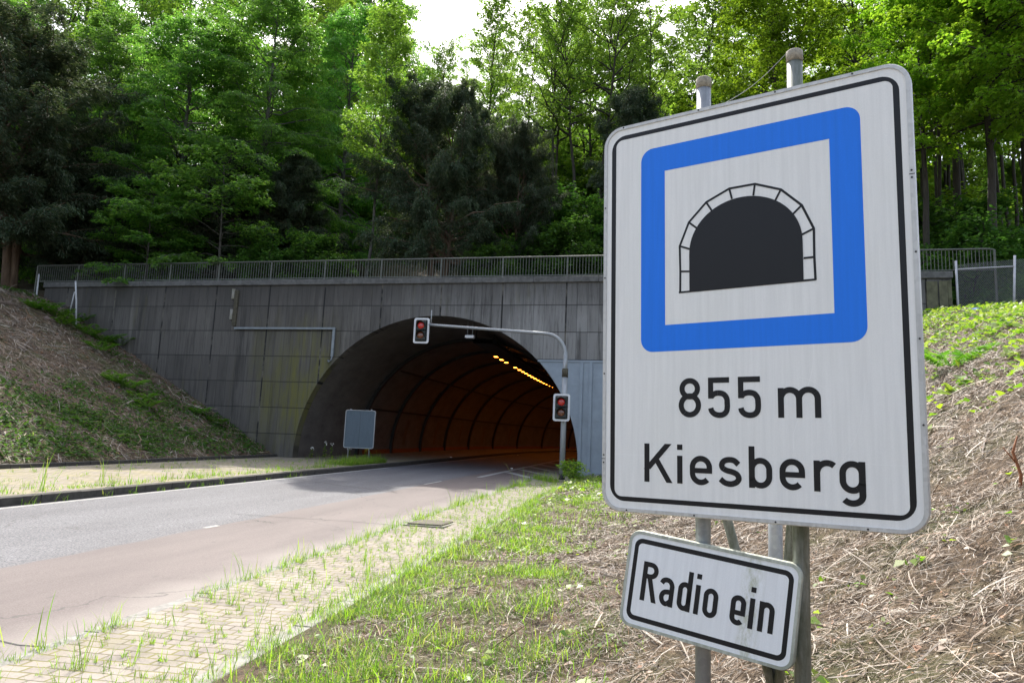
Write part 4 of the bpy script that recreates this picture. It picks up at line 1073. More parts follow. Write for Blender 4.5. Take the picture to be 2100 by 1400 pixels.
def gen_tree(seed, H, cb, R, prof, limbs, el0, el1, droop, tw_n, tw_len, leaf_n, leaf, aspect, flat, hang=0.0, spread=0.22, r0=0.22, lean=0.3, multi=1, bare=0.25):
    """returns trunk MB and an array of leaf quads, tree standing at the origin"""
    g = np.random.default_rng(seed)
    mb = MB(); Ls = []
    stems = []
    for m in range(multi):
        k = 9; zs = np.linspace(-0.6, H * 0.97, k)
        az = g.uniform(0, 2 * np.pi); off = 0.0 if multi == 1 else g.uniform(0.25, 0.5)
        w = np.cumsum(g.normal(0, lean * 0.12, (k, 2)), 0); w -= w[0]
        sprd = 0.0 if multi == 1 else g.uniform(0.04, 0.14)
        P = np.stack([off * np.cos(az) + w[:, 0] + zs * sprd * np.cos(az), off * np.sin(az) + w[:, 1] + zs * sprd * np.sin(az), zs], 1)
        rr = r0 * (1 - 0.93 * np.linspace(0, 1, k)) * (1.0 if multi == 1 else 0.6); rr[0] *= 1.25
        mb.tube(P, rr, 10 if multi == 1 else 8); stems.append((P, rr))
    for i in range(limbs):
        P, rr = stems[i % multi]
        t = (i + g.uniform(0, 1)) / limbs
        z = H * (cb + (0.985 - cb) * t)
        c = np.array([np.interp(z, P[:, 2], P[:, 0]), np.interp(z, P[:, 2], P[:, 1]), z])
        az = i * 2.39996 + g.normal(0, 0.35)
        Lr = R * prof(t) * g.uniform(0.72, 1.12)
        if Lr < 0.25: Lr = 0.25
        el = el0 + (el1 - el0) * t + g.normal(0, 0.10)
        rd = np.array([np.cos(az), np.sin(az), 0.0])
        s = np.linspace(0, 1, 7)
        wig = np.cumsum(g.normal(0, 0.035, (7, 3)), 0) * Lr; wig[0] = 0
        Q = c + np.outer(s * Lr * np.cos(el), rd) + np.outer(Lr * (np.sin(el) * s - droop * s * s), [0, 0, 1]) + wig
        br = max(0.012, r0 * 0.34 * (1 - t * 0.8) * min(1, Lr / 2.5))
        mb.tube(Q, br * (1 - 0.85 * s), 5, caps=False)
        n = max(3, int(tw_n * (0.35 + 0.65 * Lr / R)))
        ts = bare + (1 - bare) * (np.arange(n) + g.uniform(0, 1, n)) / n
        base = np.stack([np.interp(ts, s, Q[:, q]) for q in range(3)], 1)
        tan = unit(np.stack([np.interp(ts, s, np.gradient(Q[:, q])) for q in range(3)], 1))
        side = unit(np.cross(tan, [0, 0, 1.0])); sg = np.where(np.arange(n) % 2 == 0, 1, -1)[:, None]
        upv = np.cross(side, tan)
        d = unit(tan * 0.75 + side * sg * g.uniform(0.5, 1.1, (n, 1)) + upv * g.normal(0, 0.10 + 0.5 * (1 - flat), (n, 1)))
        tl = tw_len * (1.15 - 0.6 * ts) * g.uniform(0.6, 1.25, n)
        tip = base + d * tl[:, None]; tip[:, 2] -= hang * tl
        for q in range(n):
            if q % 2 == 0: mb.tube([base[q], (base[q] + tip[q]) / 2 + [0, 0, 0.03], tip[q]], [0.012, 0.008, 0.004], 3, caps=False)
        m = leaf_n
        u = g.uniform(0.05, 1.08, (n, m, 1)) ** 0.8
        pos = base[:, None, :] * (1 - u) + tip[:, None, :] * u
        sd = unit(np.cross(d, [0, 0, 1.0]))[:, None, :]
        wv = tl[:, None, None] * spread * (1.15 - 0.7 * u)
        lat = g.normal(0, 1, (n, m, 1)) * wv
        vert = g.normal(0, 1, (n, m, 1)) * (wv * (1.0 - flat) + 0.03)
        pos = pos + sd * lat + np.array([0, 0, 1.0]) * vert - np.array([0, 0, 1.0]) * (np.abs(lat) * 0.35 + hang * 0.25 * g.uniform(0, 1, (n, m, 1)))
        ld = d[:, None, :] * 0.8 + sd * np.sign(lat) * 0.7 + g.normal(0, 0.35, (n, m, 3)) - np.array([0, 0, 1.0]) * (0.25 + hang)
        nr = np.array([0, 0, 1.0]) * (0.4 + flat) + g.normal(0, 0.42, (n, m, 3))
        sz = leaf * g.uniform(0.65, 1.25, n * m)
        Ls.append(leaf_faces(pos.reshape(-1, 3), ld.reshape(-1, 3), nr.reshape(-1, 3), sz, sz * aspect))
    return mb, np.concatenate(Ls).reshape(-1, 3)

def P_round(t): return 0.35 + 0.65 * math.sin(math.pi * min(1, 0.12 + 0.86 * t) ** 0.9) ** 0.7
def P_dome(t): return max(0.18, (1 - t ** 2.6) ** 0.6 * (0.8 + 0.2 * min(1, t * 5)))
def P_airy(t): return 0.40 + 0.60 * math.sin(math.pi * min(1.0, 0.2 + t * 0.78)) ** 0.8
def P_beech(t): return max(0.22, (0.9 + 0.12 * math.sin(11 * t)) * (1 - t ** 2.8) ** 0.7)

KIND = {}
def variant(key, kind, bark, leafm, **kw):
    mb, lv = gen_tree(**kw)
    t = mb.build('trunk', M[bark]); c = np_mesh('crown', lv, 4, M[leafm])
    KIND[key] = (kind, t.data, c.data, kw['H'])
    bpy.data.objects.remove(t); bpy.data.objects.remove(c)
BE = dict(cb=0.04, prof=P_beech, el0=0.10, el1=0.85, droop=0.34, tw_n=20, tw_len=1.7, leaf_n=58, leaf=0.17, aspect=0.62, flat=0.90, hang=0.26, spread=0.27, r0=0.30, bare=0.3)
variant('beech1', 'beech_tree', 'bark_g', 'beech', seed=1, H=22, R=8.0, limbs=125, **BE)
variant('beech2', 'beech_tree', 'bark_g', 'beech', seed=2, H=19, R=7.4, limbs=115, **BE)
AL = dict(prof=P_airy, el0=0.45, el1=1.05, droop=0.16, tw_n=11, tw_len=1.05, leaf_n=40, leaf=0.16, aspect=0.72, flat=0.40, hang=0.12, spread=0.34, r0=0.22, lean=1.0)
variant('alder1', 'alder_tree', 'bark_d', 'alder', seed=3, H=24, cb=0.16, R=4.6, limbs=84, multi=2, **AL)
variant('alder2', 'alder_tree', 'bark_d', 'alder', seed=4, H=22, cb=0.24, R=4.0, limbs=72, **AL)
variant('alder3', 'alder_tree', 'bark_d', 'alder', seed=5, H=25, cb=0.46, R=5.0, limbs=64, multi=2, **dict(AL, r0=0.30))
MA = dict(prof=P_round, el0=0.15, el1=0.95, droop=0.18, tw_n=17, tw_len=1.2, leaf_n=42, leaf=0.18, aspect=0.85, flat=0.62, hang=0.14, spread=0.32, r0=0.26, lean=0.6)
variant('maple1', 'maple_tree', 'bark_d', 'maple', seed=6, H=20, cb=0.12, R=6.4, limbs=96, **MA)
variant('maple2', 'maple_tree', 'bark_d', 'maple', seed=7, H=21, cb=0.46, R=5.4, limbs=60, **MA)
YE = dict(prof=P_dome, el0=0.25, el1=1.1, droop=0.20, tw_n=26, tw_len=0.95, leaf_n=84, leaf=0.19, aspect=0.22, flat=0.45, hang=0.5, spread=0.34, r0=0.30)
variant('yew1', 'yew_tree', 'bark_y', 'yew', seed=8, H=12, cb=0.17, R=5.6, limbs=135, multi=4, **dict(YE, droop=0.14))
variant('yew2', 'yew_tree', 'bark_y', 'yew', seed=9, H=12, cb=0.03, R=4.2, limbs=105, **YE)
HZ_ = dict(prof=P_round, el0=0.35, el1=1.1, droop=0.28, tw_n=14, tw_len=1.0, leaf_n=44, leaf=0.17, aspect=0.75, flat=0.65, hang=0.15, spread=0.32, r0=0.12, multi=5)
variant('hazel', 'hazel_tree', 'bark_d', 'alder', seed=12, H=9, cb=0.06, R=4.0, limbs=80, **HZ_)
SA = dict(prof=P_round, el0=0.2, el1=0.8, droop=0.3, tw_n=12, tw_len=0.9, leaf_n=40, leaf=0.13, aspect=0.65, flat=0.85, hang=0.2, spread=0.28, r0=0.07)
variant('sapling', 'young_beech', 'bark_g', 'beech', seed=10, H=5.5, cb=0.12, R=2.6, limbs=40, **SA)
SH = dict(prof=P_dome, el0=0.4, el1=1.2, droop=0.12, tw_n=11, tw_len=0.55, leaf_n=30, leaf=0.10, aspect=0.7, flat=0.4, hang=0.15, spread=0.35, r0=0.04, multi=3)
variant('lowshrub', 'leafy_shrub', 'bark_d', 'herb', seed=21, H=1.0, cb=0.05, R=0.8, limbs=16, **dict(SH, leaf=0.15, leaf_n=12, tw_n=6))
variant('slim', 'slim_tree', 'bark_g', 'alder', seed=13, H=20, cb=0.42, R=3.2, limbs=56, **dict(AL, r0=0.12, lean=1.5))
variant('shrub', 'leafy_shrub', 'bark_d', 'herb_d', seed=11, H=2.4, cb=0.05, R=1.3, limbs=40, **SH)

def tree(key, px, D, top=None, base=None, label=None, group=None, scale=None, rot=None, wide=1.0, cat='tree', sink=0.0, obj_name=None):
    kind, tm, cm, H = KIND[key]
    p = at(px, base or 540, D); x, y = float(p[0]), float(p[1])
    z = ground_z(x, y) - sink
    if scale is None: scale = max(0.2, (float(at(px, top, D)[2]) - z) / H)
    o = empty(obj_name or kind, (x, y, z), rot if rot is not None else random.uniform(0, 6.28))
    o.scale = (scale * wide, scale * wide, scale)
    for nm, me in (('trunk', tm), ('crown', cm)):
        c = bpy.data.objects.new(nm, me); scene.collection.objects.link(c); c.parent = o
    return tag(o, label, cat, group)

G_NEAR = 'trees on the hill above the tunnel'
G_FAR = 'far trees filling the wood'
# left: tall layered beeches, a dark yew in front
tree('yew1', 40, 41.0, 105, label='dark drooping yew above the upper left end of the railing', group=G_NEAR, wide=1.15)
tree('beech1', 175, 49, 30, label='tall dense beech rising just behind the leftmost dark yew', group=G_NEAR)
tree('beech2', 345, 46.5, 40, label='broad bright beech with drooping layered sprays reaching low behind the railing', group=G_NEAR)
tree('beech1', 520, 47, -20, label='dark green beech over the wall between the broad beech and the slim tree', group=G_NEAR)
tree('beech2', -90, 51, -40, label='huge beech cut off by the left edge of the view', group=G_NEAR)
tree('alder1', 655, 58, -40, label='pale airy tree showing sky between its upper boughs', group=G_NEAR, wide=1.2)
tree('beech2', 690, 53, 20, label='tall green tree whose right flank borders the open sky', group=G_NEAR, wide=0.75)
tree('slim', 752, 40.0, 20, label='slim tree with a thin crooked bare stem right behind the railing', group=G_NEAR, wide=1.0)
tree('sapling', 300, 40.5, 395, label='young beech with bright low sprays just behind the railing', group='young trees behind the railing', wide=1.3)
tree('sapling', 445, 41, 330, label='young beech in deep shade under the dark green beech', group='young trees behind the railing', wide=1.2)
tree('yew2', 470, 43.5, 300, label='dark yew in the shade behind the railing above the conduit pipe', group=G_NEAR)
tree('yew2', 590, 44, 320, label='dark yew next to the slim crooked tree, filling the shade', group=G_NEAR)
tree('yew2', 175, 43, 330, label='dark yew hidden in shade between the left beeches', group=G_NEAR, wide=1.2)
# centre: the two yews with brown stems, pale alders behind
tree('yew1', 905, 40.2, 182, label='large rounded yew with brown stems above the tunnel arch', group=G_NEAR, rot=0.6, wide=0.82)
tree('yew1', 1050, 42, 285, label='lower dark yew merging with the right side of the large rounded yew', group=G_NEAR, rot=2.9, wide=0.68)
tree('yew2', 1300, 44, 190, label='narrow dark yew standing behind the upper left corner of the tunnel sign', group=G_NEAR, wide=0.8)
for px, D, top, key, lab, wd in (
    (985, 60, 0, 'alder2', 'pale pointed alder standing free against the white sky', 0.8),
    (885, 78, 105, 'alder2', 'small hazy alder at the foot of the sky gap', 0.9),
    (1062, 74, 25, 'alder2', 'thin alder between the pointed alder and the forked trees', 0.9),
    (1135, 56, -20, 'alder3', 'alder with a dark straight stem right of the lower yew', 0.85),
    (1205, 54, -70, 'alder3', 'tall alder with a dark stem rising clear to mid height', 0.85),
    (1222, 66, -50, 'alder1', 'pale alder close behind the tall dark stemmed alder', 0.9),
    (1330, 60, -90, 'alder1', 'leafy alder above the narrow dark yew', 1.0),
    (1425, 70, -60, 'alder2', 'alder behind the left post top of the tunnel sign', 1.1)):
    tree(key, px, D, top, label=lab, group=G_NEAR, wide=wd * 1.12)
# right: round maple behind the sign, maples with dark stems beyond the wire fence
tree('maple1', 1600, 47, -40, label='round bright maple showing above the tunnel sign between its post tops', group=G_NEAR, wide=1.0)
tree('maple1', 1770, 60, -120, label='tall maple behind the right shoulder of the round maple', group=G_NEAR)
tree('maple2', 1905, 39, -60, label='maple with a thin dark stem at the right edge of the tunnel sign', group=G_NEAR, wide=0.9)
tree('maple2', 1968, 47, -160, label='maple with a straight stem behind the end of the railing', group=G_NEAR)
tree('maple2', 2045, 37, -170, label='maple with the thickest dark stem behind the wire fence', group=G_NEAR)
tree('maple2', 2120, 42, -200, label='maple cut by the right edge of the view', group=G_NEAR)
tree('yew2', 1895, 45, 420, label='dark low yew beside the right edge of the tunnel sign', group=G_NEAR)
tree('maple2', 2200, 33, -330, label='big overhanging maple reaching in from the upper right corner', group=G_NEAR, sink=0.5)
for px, D in ((1882, 52), (1925, 44), (1945, 60), (2005, 55), (2018, 66), (2075, 50), (2098, 58)):
    tree('alder3', px, D, -150, label='slender dark stemmed tree among the maples right of the tunnel sign', group='slender stems in the right wood', wide=0.8)
# far rows that close the wood
for i, (px, D) in enumerate([(-250, 66), (-120, 75), (20, 66), (110, 82), (240, 64), (330, 84), (440, 68), (560, 76), (620, 90), (720, 84), (800, 98), (960, 98), (1020, 88), (1110, 92), (1170, 100), (1270, 86), (1340, 98), (1390, 88), (1480, 84), (1540, 96), (1660, 78), (1740, 88), (1850, 74), (1910, 86), (1990, 78), (2060, 90), (2150, 70), (2260, 80)]):
    left = px < 740
    top = -130 if left else (40 + 60 * ((i * 37) % 5) / 4 if px < 1400 else 20)
    tree('beech1' if left and i % 2 else ('alder2', 'alder1', 'alder3')[i % 3], px, D, top, label='tree of the far rows that close the wood behind', group=G_FAR)
for i, (px, D, top) in enumerate([(810, 62, 300), (880, 72, 250), (960, 70, 300), (1040, 64, 330), (1100, 76, 300), (1160, 68, 330), (1220, 78, 290), (1290, 66, 300), (1380, 72, 250), (1480, 66, 230), (1560, 74, 200), (1680, 70, 230), (1800, 66, 260), (1880, 68, 380), (1940, 76, 360), (2010, 70, 390), (2080, 76, 350), (2160, 66, 400), (700, 64, 260), (620, 60, 200), (500, 58, 230), (380, 60, 200), (250, 58, 240), (130, 60, 200), (0, 58, 230), (-140, 56, 240)]):
    tree('hazel' if px > 740 else 'beech2', px, D, top, label='lower tree filling the wood between the tall trunks', group='understorey trees in the wood', wide=1.25)
# low growth behind the railing
for i, (px, D, top, lab) in enumerate(((640, 40.2, 488, 'greyish shrub behind the railing under the slim crooked tree'), (520, 40, 505, 'small green shrub peeping through the railing above the conduit'), (1020, 39, 520, 'low bright shrub behind the railing right of the brown yew stems'), (1075, 40.5, 500, 'dark bushy shrub behind the railing under the lower yew'), (1180, 40, 480, 'tall shrub behind the railing beside the tunnel sign'), (1120, 44, 430, 'shrub in half shade between the lower yew and the dark stem'), (1950, 36.5, 480, 'shrub behind the right end of the railing'), (2065, 36, 500, 'shrub behind the wire fence at the right'), (1250, 42, 440, 'shrub hidden partly by the left edge of the tunnel sign'), (1990, 41, 420, 'tall shrub under the maples behind the railing end'))):
    tree('shrub', px, D, top, label=lab, group='shrubs behind the railing', cat='shrub', wide=1.2)
tree('lowshrub', 1190, 28.4, None, 988, label='low leafy shrub growing at the foot of the signal mast', cat='shrub', scale=0.55, wide=1.4)

# ------------------------------------------------------------------ dead wood on the left bank
def log(px0, py0, px1, py1, D0, D1_, r, label, mat='log'):
    p0, p1 = gnd(px0, py0, D0), gnd(px1, py1, D1_)
    o = empty('fallen_log', tuple(p0)); d = p1 - p0
    b = MB(); n = 8
    pts = [d * t + np.array([0, random.uniform(-.05, .05), r * 0.8 + random.uniform(-.03, .03)]) for t in np.linspace(0, 1, n)]
    b.tube(pts, [r * (1.1 - 0.5 * t) for t in np.linspace(0, 1, n)], 8); b.build('trunk', M[mat], o)
    b = MB()
    for k in (2, 4, 5): b.tube([pts[k], pts[k] + np.array([random.uniform(-.3, .3), random.uniform(-.4, .4), random.uniform(.05, .3)])], [r * 0.35, r * 0.1], 5)
    b.build('branch_stub', M[mat], o)
    return tag(o, label, 'log', 'dead wood on the left bank')
log(-60, 545, 112, 585, 36, 36, 0.09, 'long fallen bough lying along the top of the left bank')
log(-40, 618, 42, 632, 33.0, 33.0, 0.13, 'thick grey log near the top of the left bank')
log(92, 655, 112, 662, 34.0, 34.0, 0.10, 'short reddish cut log on the left bank below the fence post')
log(118, 640, 145, 628, 36.5, 36.5, 0.05, 'thin pale pole leaning on the left bank beside the wall')

# ------------------------------------------------------------------ litter, grass, herbs
def scatter(n, a0, a1, b0, b1, dens=None):
    a = rng.uniform(a0, a1, n); b = rng.uniform(b0, b1, n)
    x, y = xy(a, b)
    keep = np.ones(n, bool)
    p = np.stack([x - W0[0], y - W0[1]], 1); keep &= (p @ WN) < -0.1
    if dens is not None: keep &= rng.uniform(0, 1, n) < dens(a, b, x, y)
    a, b, x, y = a[keep], b[keep], x[keep], y[keep]
    z = front_z(x, y)
    px, py, w = image_xy(np.stack([x, y, z], 1))
    k = (w > 0.6) & (px > -700) & (px < 3300) & (py > 250) & (py < 2100)
    return a[k], b[k], x[k], y[k], z[k]
def slope_dir(x, y, th):
    e = 0.25
    gx = (front_z(x + e, y) - front_z(x - e, y)) / (2 * e); gy = (front_z(x, y + e) - front_z(x, y - e)) / (2 * e)
    d = np.stack([np.cos(th), np.sin(th), gx * np.cos(th) + gy * np.sin(th)], 1)
    n = unit(np.stack([-gx, -gy, np.ones_like(gx)], 1)); return unit(d), n
def straws(n, a0, a1, b0, b1, L, W_, lift, dens=None, bias=None):
    a, b, x, y, z = scatter(n, a0, a1, b0, b1, dens); m = len(a)
    th = rng.uniform(0, 2 * np.pi, m) if bias is None else rng.normal(bias[0], bias[1], m)
    d, nn = slope_dir(x, y, th)
    l = L * rng.lognormal(0, 0.45, m); wd = W_ * rng.uniform(0.5, 1.3, m)
    el = rng.normal(0.06, 0.27, m); d = unit(d + nn * el[:, None])
    s = unit(np.cross(d, nn + rng.normal(0, 0.5, (m, 3))))
    c = np.stack([x, y, z], 1) + nn * (rng.uniform(0.0, 1, m)[:, None] ** 1.5 * lift + 0.004)
    bend = rng.normal(0, 0.12, m)[:, None] * l[:, None]
    t = np.array([-0.5, -0.1, 0.3, 0.5]); P = []
    for q in t:
        cc = c + d * (l * q)[:, None] + s * bend * (0.25 - q * q) * 2 + nn * (0.05 * l[:, None]) * (0.25 - q * q)
        ww = (wd * (1.0 if q < 0.4 else 0.5))[:, None] * 0.5
        P.append(np.stack([cc + s * ww, cc - s * ww], 1))
    return np.stack(P, 1)
clump = lambda x, y: np.clip(0.75 + 0.6 * lump(x, y, 0.45, 3.0), 0.35, 1)
litter = [
    straws(190000, 1.5, 8.5, -2.4, 7, 0.070, 0.0034, 0.03, lambda a, b, x, y: np.maximum(np.clip((b + 2.0) / 2.0, 0.26, 1), (b < -2.1) * 0.6) * clump(x, y)),
    straws(190000, 8.5, 19, -2.5, 10, 0.105, 0.0060, 0.04, lambda a, b, x, y: np.clip((b + 2.2) / 1.8, 0.28, 1) * clump(x, y)),
    straws(60000, 19, 34, -2.3, 15, 0.20, 0.013, 0.06, lambda a, b, x, y: clump(x, y)),
    straws(80000, 8, 36, -33, -16.9, 0.24, 0.015, 0.07, lambda a, b, x, y: (0.40 + 0.60 * (lump(x, y, 1.6, 2.0) > -0.15)) * clump(x, y)),
    straws(7000, 1.5, 30, -2.2, 12, 0.24, 0.008, 0.05),
    straws(500, 1.5, 30, -2.2, 12, 0.42, 0.013, 0.06),
    straws(1300, 8, 36, -33, -17, 0.8, 0.030, 0.10),
]
lo_ = np_strips('straw_litter', np.concatenate(litter), M['straw']); tag(lo_, kind='stuff')
# flat dead leaves and bark chips
def chips(n, a0, a1, b0, b1, s, dens=None):
    a, b, x, y, z = scatter(n, a0, a1, b0, b1, dens); m = len(a)
    d, nn = slope_dir(x, y, rng.uniform(0, 6.28, m)); nn = unit(nn + rng.normal(0, 0.35, (m, 3)))
    sz = s * rng.lognormal(0, 0.4, m)
    return leaf_faces(np.stack([x, y, z + 0.012], 1) + nn * rng.uniform(0, 0.03, (m, 1)), d, nn, sz, sz * rng.uniform(0.35, 0.8, m))
V = np.concatenate([chips(22000, 2, 14, -2.4, 8, 0.020), chips(14000, 14, 34, -2.4, 14, 0.045), chips(8000, 8, 36, -33, -17, 0.11), chips(1500, 4, 30, -11.05, -10.6, 0.05)])
tag(np_mesh('leaf_litter', V.reshape(-1, 3), 4, M['dead']), kind='stuff')

def blades(x, y, z, hgt, wid, lean=0.45, curl=0.5):
    m = len(x); th = rng.uniform(0, 2 * np.pi, m)
    d = np.stack([np.cos(th), np.sin(th), np.zeros(m)], 1); s = np.stack([-np.sin(th), np.cos(th), np.zeros(m)], 1)
    h = hgt * rng.lognormal(0, 0.35, m); l = lean * rng.uniform(0.1, 1, m); c = curl * rng.uniform(0, 1, m)
    w = wid * rng.uniform(0.6, 1.3, m); P = []
    for q, f in ((0.0, 0.8), (0.4, 1.0), (0.75, 0.7), (1.0, 0.06)):
        cc = np.stack([x, y, z - 0.01], 1) + d * (h * (l * q + c * q * q))[:, None] + np.array([0, 0, 1.0]) * (h * (q - 0.35 * c * q * q))[:, None]
        P.append(np.stack([cc + s * (w * f * 0.5)[:, None], cc - s * (w * f * 0.5)[:, None]], 1))
    return np.stack(P, 1)
def tuft(a, b, zoff, k, hgt, wid, r, on_ground=True):
    n = len(a); aa = np.repeat(a, k) + rng.normal(0, r, n * k); bb = np.repeat(b, k) + rng.normal(0, r, n * k)
    x, y = xy(aa, bb); z = front_z(x, y) if on_ground else plane(x, y) + zoff
    return blades(x, y, z, np.repeat(hgt, k) if hasattr(hgt, '__len__') else hgt, wid)
def vmask(a, b, x, y):
    edge = np.clip(1.25 - np.abs(b + 2.45) / 0.5, 0, 1)                 # fringe beside the edging
    patch = np.clip(lump(x, y, 0.7, 1.0) * 0.8 + lump(x, y, 2.3, 4.0) * 0.7 + 0.40 - np.maximum(b + 1.2, 0) * 0.8, 0, 1)
    near = np.clip((9 - a) / 5, 0, 1) * np.clip((0.1 - b) / 1.5, 0, 1) * np.clip(0.5 + 0.8 * lump(x, y, 0.6, 5.0), 0.12, 1)
    holes = np.clip(0.50 + 1.2 * lump(x, y, 0.36, 7.0), 0.04, 1)
    return np.clip(np.maximum(np.maximum(edge * 0.6, patch * 0.85), near) * holes, 0, 1)
GB = []
a, b, x, y, z = scatter(98000, 2.5, 9, -2.62, 1.2, vmask); GB.append(blades(x, y, z, 0.095, 0.0054, 0.6, 0.9))
a, b, x, y, z = scatter(62000, 9, 19, -2.62, 1.0, vmask); GB.append(blades(x, y, z, 0.10, 0.0075, 0.6, 0.8))
a, b, x, y, z = scatter(16000, 19, 31, -2.7, 0.5, lambda a, b, x, y: np.clip(0.25 + lump(x, y, 1.2, 2.0), 0.02, 1)); GB.append(blades(x, y, z, 0.13, 0.013))
a, b, x, y, z = scatter(2500, 2.5, 9, -2.4, 0.8, vmask); GB.append(blades(x, y, z, 0.20, 0.006, 0.5, 0.9))
# grass from the paving joints and along the road edge
n = 1250; a = rng.uniform(3.5, 27, n) ; b = -2.76 - 1.27 * rng.uniform(0, 1, n); a = np.round(a / 0.165) * 0.165
GB.append(tuft(a, b, 0.033, 8, 0.055 * rng.lognormal(0, 0.5, n), 0.0045, 0.012, False))
n = 520; a = rng.uniform(3.0, 28, n); keep = lump(a * 1.0, a * 0.3, 1.3, 2.0) > -0.35; a = a[keep]; n = len(a)
GB.append(tuft(a, -4.06 + rng.normal(0, 0.03, n), 0.02, 9, 0.075 * rng.lognormal(0, 0.5, n), 0.005, 0.03, False))
n = 420; a = rng.uniform(3.0, 24, n)
GB.append(tuft(a, -2.70 + rng.normal(0, 0.04, n), 0.04, 12, 0.07 * rng.lognormal(0, 0.4, n), 0.005, 0.04, False))
for a0, b0, k, hh in ((13.9, -4.06, 60, 0.15), (17.0, -4.05, 90, 0.18), (24.2, -3.9, 110, 0.24), (9.2, -4.05, 30, 0.12), (5.2, -4.12, 8, 0.17), (18.9, -4.0, 60, 0.18), (27.6, -3.3, 320, 0.16), (28.4, -3.7, 320, 0.15), (29.2, -4.0, 250, 0.15)):
    GB.append(tuft(np.full(k, a0), np.full(k, b0), 0.03, 1, hh * rng.lognormal(0, 0.3, k), 0.009, 0.14, False))
# left pavement
n = 200; a = rng.uniform(11, 33, n); b = -11.40 - np.abs(rng.normal(0, 0.35, n))
GB.append(tuft(a, b, 0.15, 12, 0.09 * rng.lognormal(0, 0.5, n), 0.012, 0.10, False))
n = 240; a = rng.uniform(11, 33, n); b = rng.uniform(-16.6, -11.5, n)
GB.append(tuft(a, b, 0.15, 8, 0.07 * rng.lognormal(0, 0.4, n), 0.010, 0.05, False))
n = 26; a = rng.uniform(11, 24, n); b = np.full(n, -11.03)
GB.append(tuft(a, b, 0.0, 10, 0.10 * rng.lognormal(0, 0.4, n), 0.011, 0.06, False))
a = rng.uniform(29.0, 33.4, 4200); b = -11.45 - np.abs(rng.normal(0, 0.5, 4200)); x, y = xy(a, b)
GB.append(blades(x, y, plane(x, y) + 0.15, 0.20, 0.014))
a, b, x, y, z = scatter(16000, 12, 36, -32, -17.0, lambda a, b, x, y: np.clip(0.55 - np.abs(b + 18.6) / 3.0, 0, 1) * (lump(x, y, 1.5) > -0.2)); GB.append(blades(x, y, z, 0.14, 0.014))
tag(np_strips('grass', np.concatenate(GB), M['grass']), kind='stuff')

def herbs(n, a0, a1, b0, b1, k, s, hgt, r, dens=None):
    a, b, x, y, z = scatter(n, a0, a1, b0, b1, dens); m = len(a)
    X = np.repeat(x, k) + rng.normal(0, r, m * k); Y = np.repeat(y, k) + rng.normal(0, r, m * k)
    Z = front_z(X, Y) + np.repeat(hgt * rng.uniform(0.2, 1, m), k) * rng.uniform(0.5, 1.1, m * k)
    th = rng.uniform(0, 6.28, m * k)
    D = np.stack([np.cos(th), np.sin(th), rng.normal(-0.1, 0.25, m * k)], 1)
    N = np.array([0, 0, 1.0]) + rng.normal(0, 0.35, (m * k, 3)) + np.array([-0.1, -0.25, 0])
    sz = s * rng.lognormal(0, 0.35, m * k)
    return leaf_faces(np.stack([X, Y, Z], 1), D, N, sz, sz * rng.uniform(0.55, 0.95, m * k))
def rb(a, b, x, y):
    up = np.clip((b - 2.2) / 2.4, 0, 1) * np.clip((a - 6.5) / 5, 0, 1)
    return up * np.clip(0.30 + 0.9 * lump(x, y, 0.9, 6.0), 0.10, 1)
HV = [herbs(15000, 7, 33, 2.4, 13.5, 5, 0.095, 0.20, 0.13, rb),
      herbs(1500, 3.5, 24, -2.4, 7, 5, 0.045, 0.07, 0.05, lambda a, b, x, y: np.clip(0.25 + 0.5 * lump(x, y, 1.9, 8.0), 0.05, 1)),
      herbs(700, 18, 30, -2.5, 0.5, 6, 0.10, 0.20, 0.12, lambda a, b, x, y: np.clip(0.3 + lump(x, y, 1.0, 8.0), 0.1, 1))]
tag(np_mesh('ground_cover', np.concatenate(HV).reshape(-1, 3), 4, M['herb']), kind='stuff')
def lb(a, b, x, y):
    low = np.clip(1.25 - (-b - 16.9) / 4.6, 0, 1) * np.clip(0.55 + 0.8 * lump(x, y, 1.3, 1.0), 0.0, 1)
    strip_ = np.clip(1 - np.abs((-b - 16.9) - 4.4) / 0.9, 0, 1) * np.clip(lump(x, y, 1.7, 3.0) + 0.1, 0, 1) * 0.7
    p = np.stack([x - W0[0], y - W0[1]], 1); wd_ = -(p @ WN)
    wallside = np.clip(1 - np.abs(wd_ - 1.6) / 1.3, 0, 1) * 0.6 * np.clip(0.5 + lump(x, y, 1.1, 9.0), 0, 1)
    return np.maximum(np.maximum(low, strip_), wallside)
a_ = herbs(24000, 10, 36, -32, -17.0, 6, 0.10, 0.18, 0.16, lb)
a2 = herbs(260, 12, 34, -16.5, -11.5, 7, 0.10, 0.12, 0.09)
tag(np_mesh('brambles', np.concatenate([a_, a2]).reshape(-1, 3), 4, M['herb_d']), kind='stuff')

# ferns, each plant on its own
def fern_mesh(seed, nf=9, L=0.75):
    g = np.random.default_rng(seed); Q = []
    for i in range(nf):
        az = i * 2.4 + g.normal(0, 0.2); rd = np.array([math.cos(az), math.sin(az), 0]); sd = np.array([-math.sin(az), math.cos(az), 0])
        l = L * g.uniform(0.7, 1.15)
        for t in np.linspace(0.15, 1.0, 16):
            p = rd * l * (0.75 * t) + np.array([0, 0, l * (1.0 * t - 0.62 * t * t)])
            wl = l * 0.26 * math.sin(math.pi * min(1, 0.12 + 0.9 * t)) + 0.015
            for s_ in (-1, 1):
                D = sd * s_ + rd * 0.45 + np.array([0, 0, -0.15])
                Q.append(leaf_faces((p + D * wl * 0.5)[None], D[None], np.array([[0, 0, 1.0]]) + g.normal(0, 0.12, (1, 3)), np.array([wl]), np.array([l * 0.052])))
    return np.concatenate(Q).reshape(-1, 3)
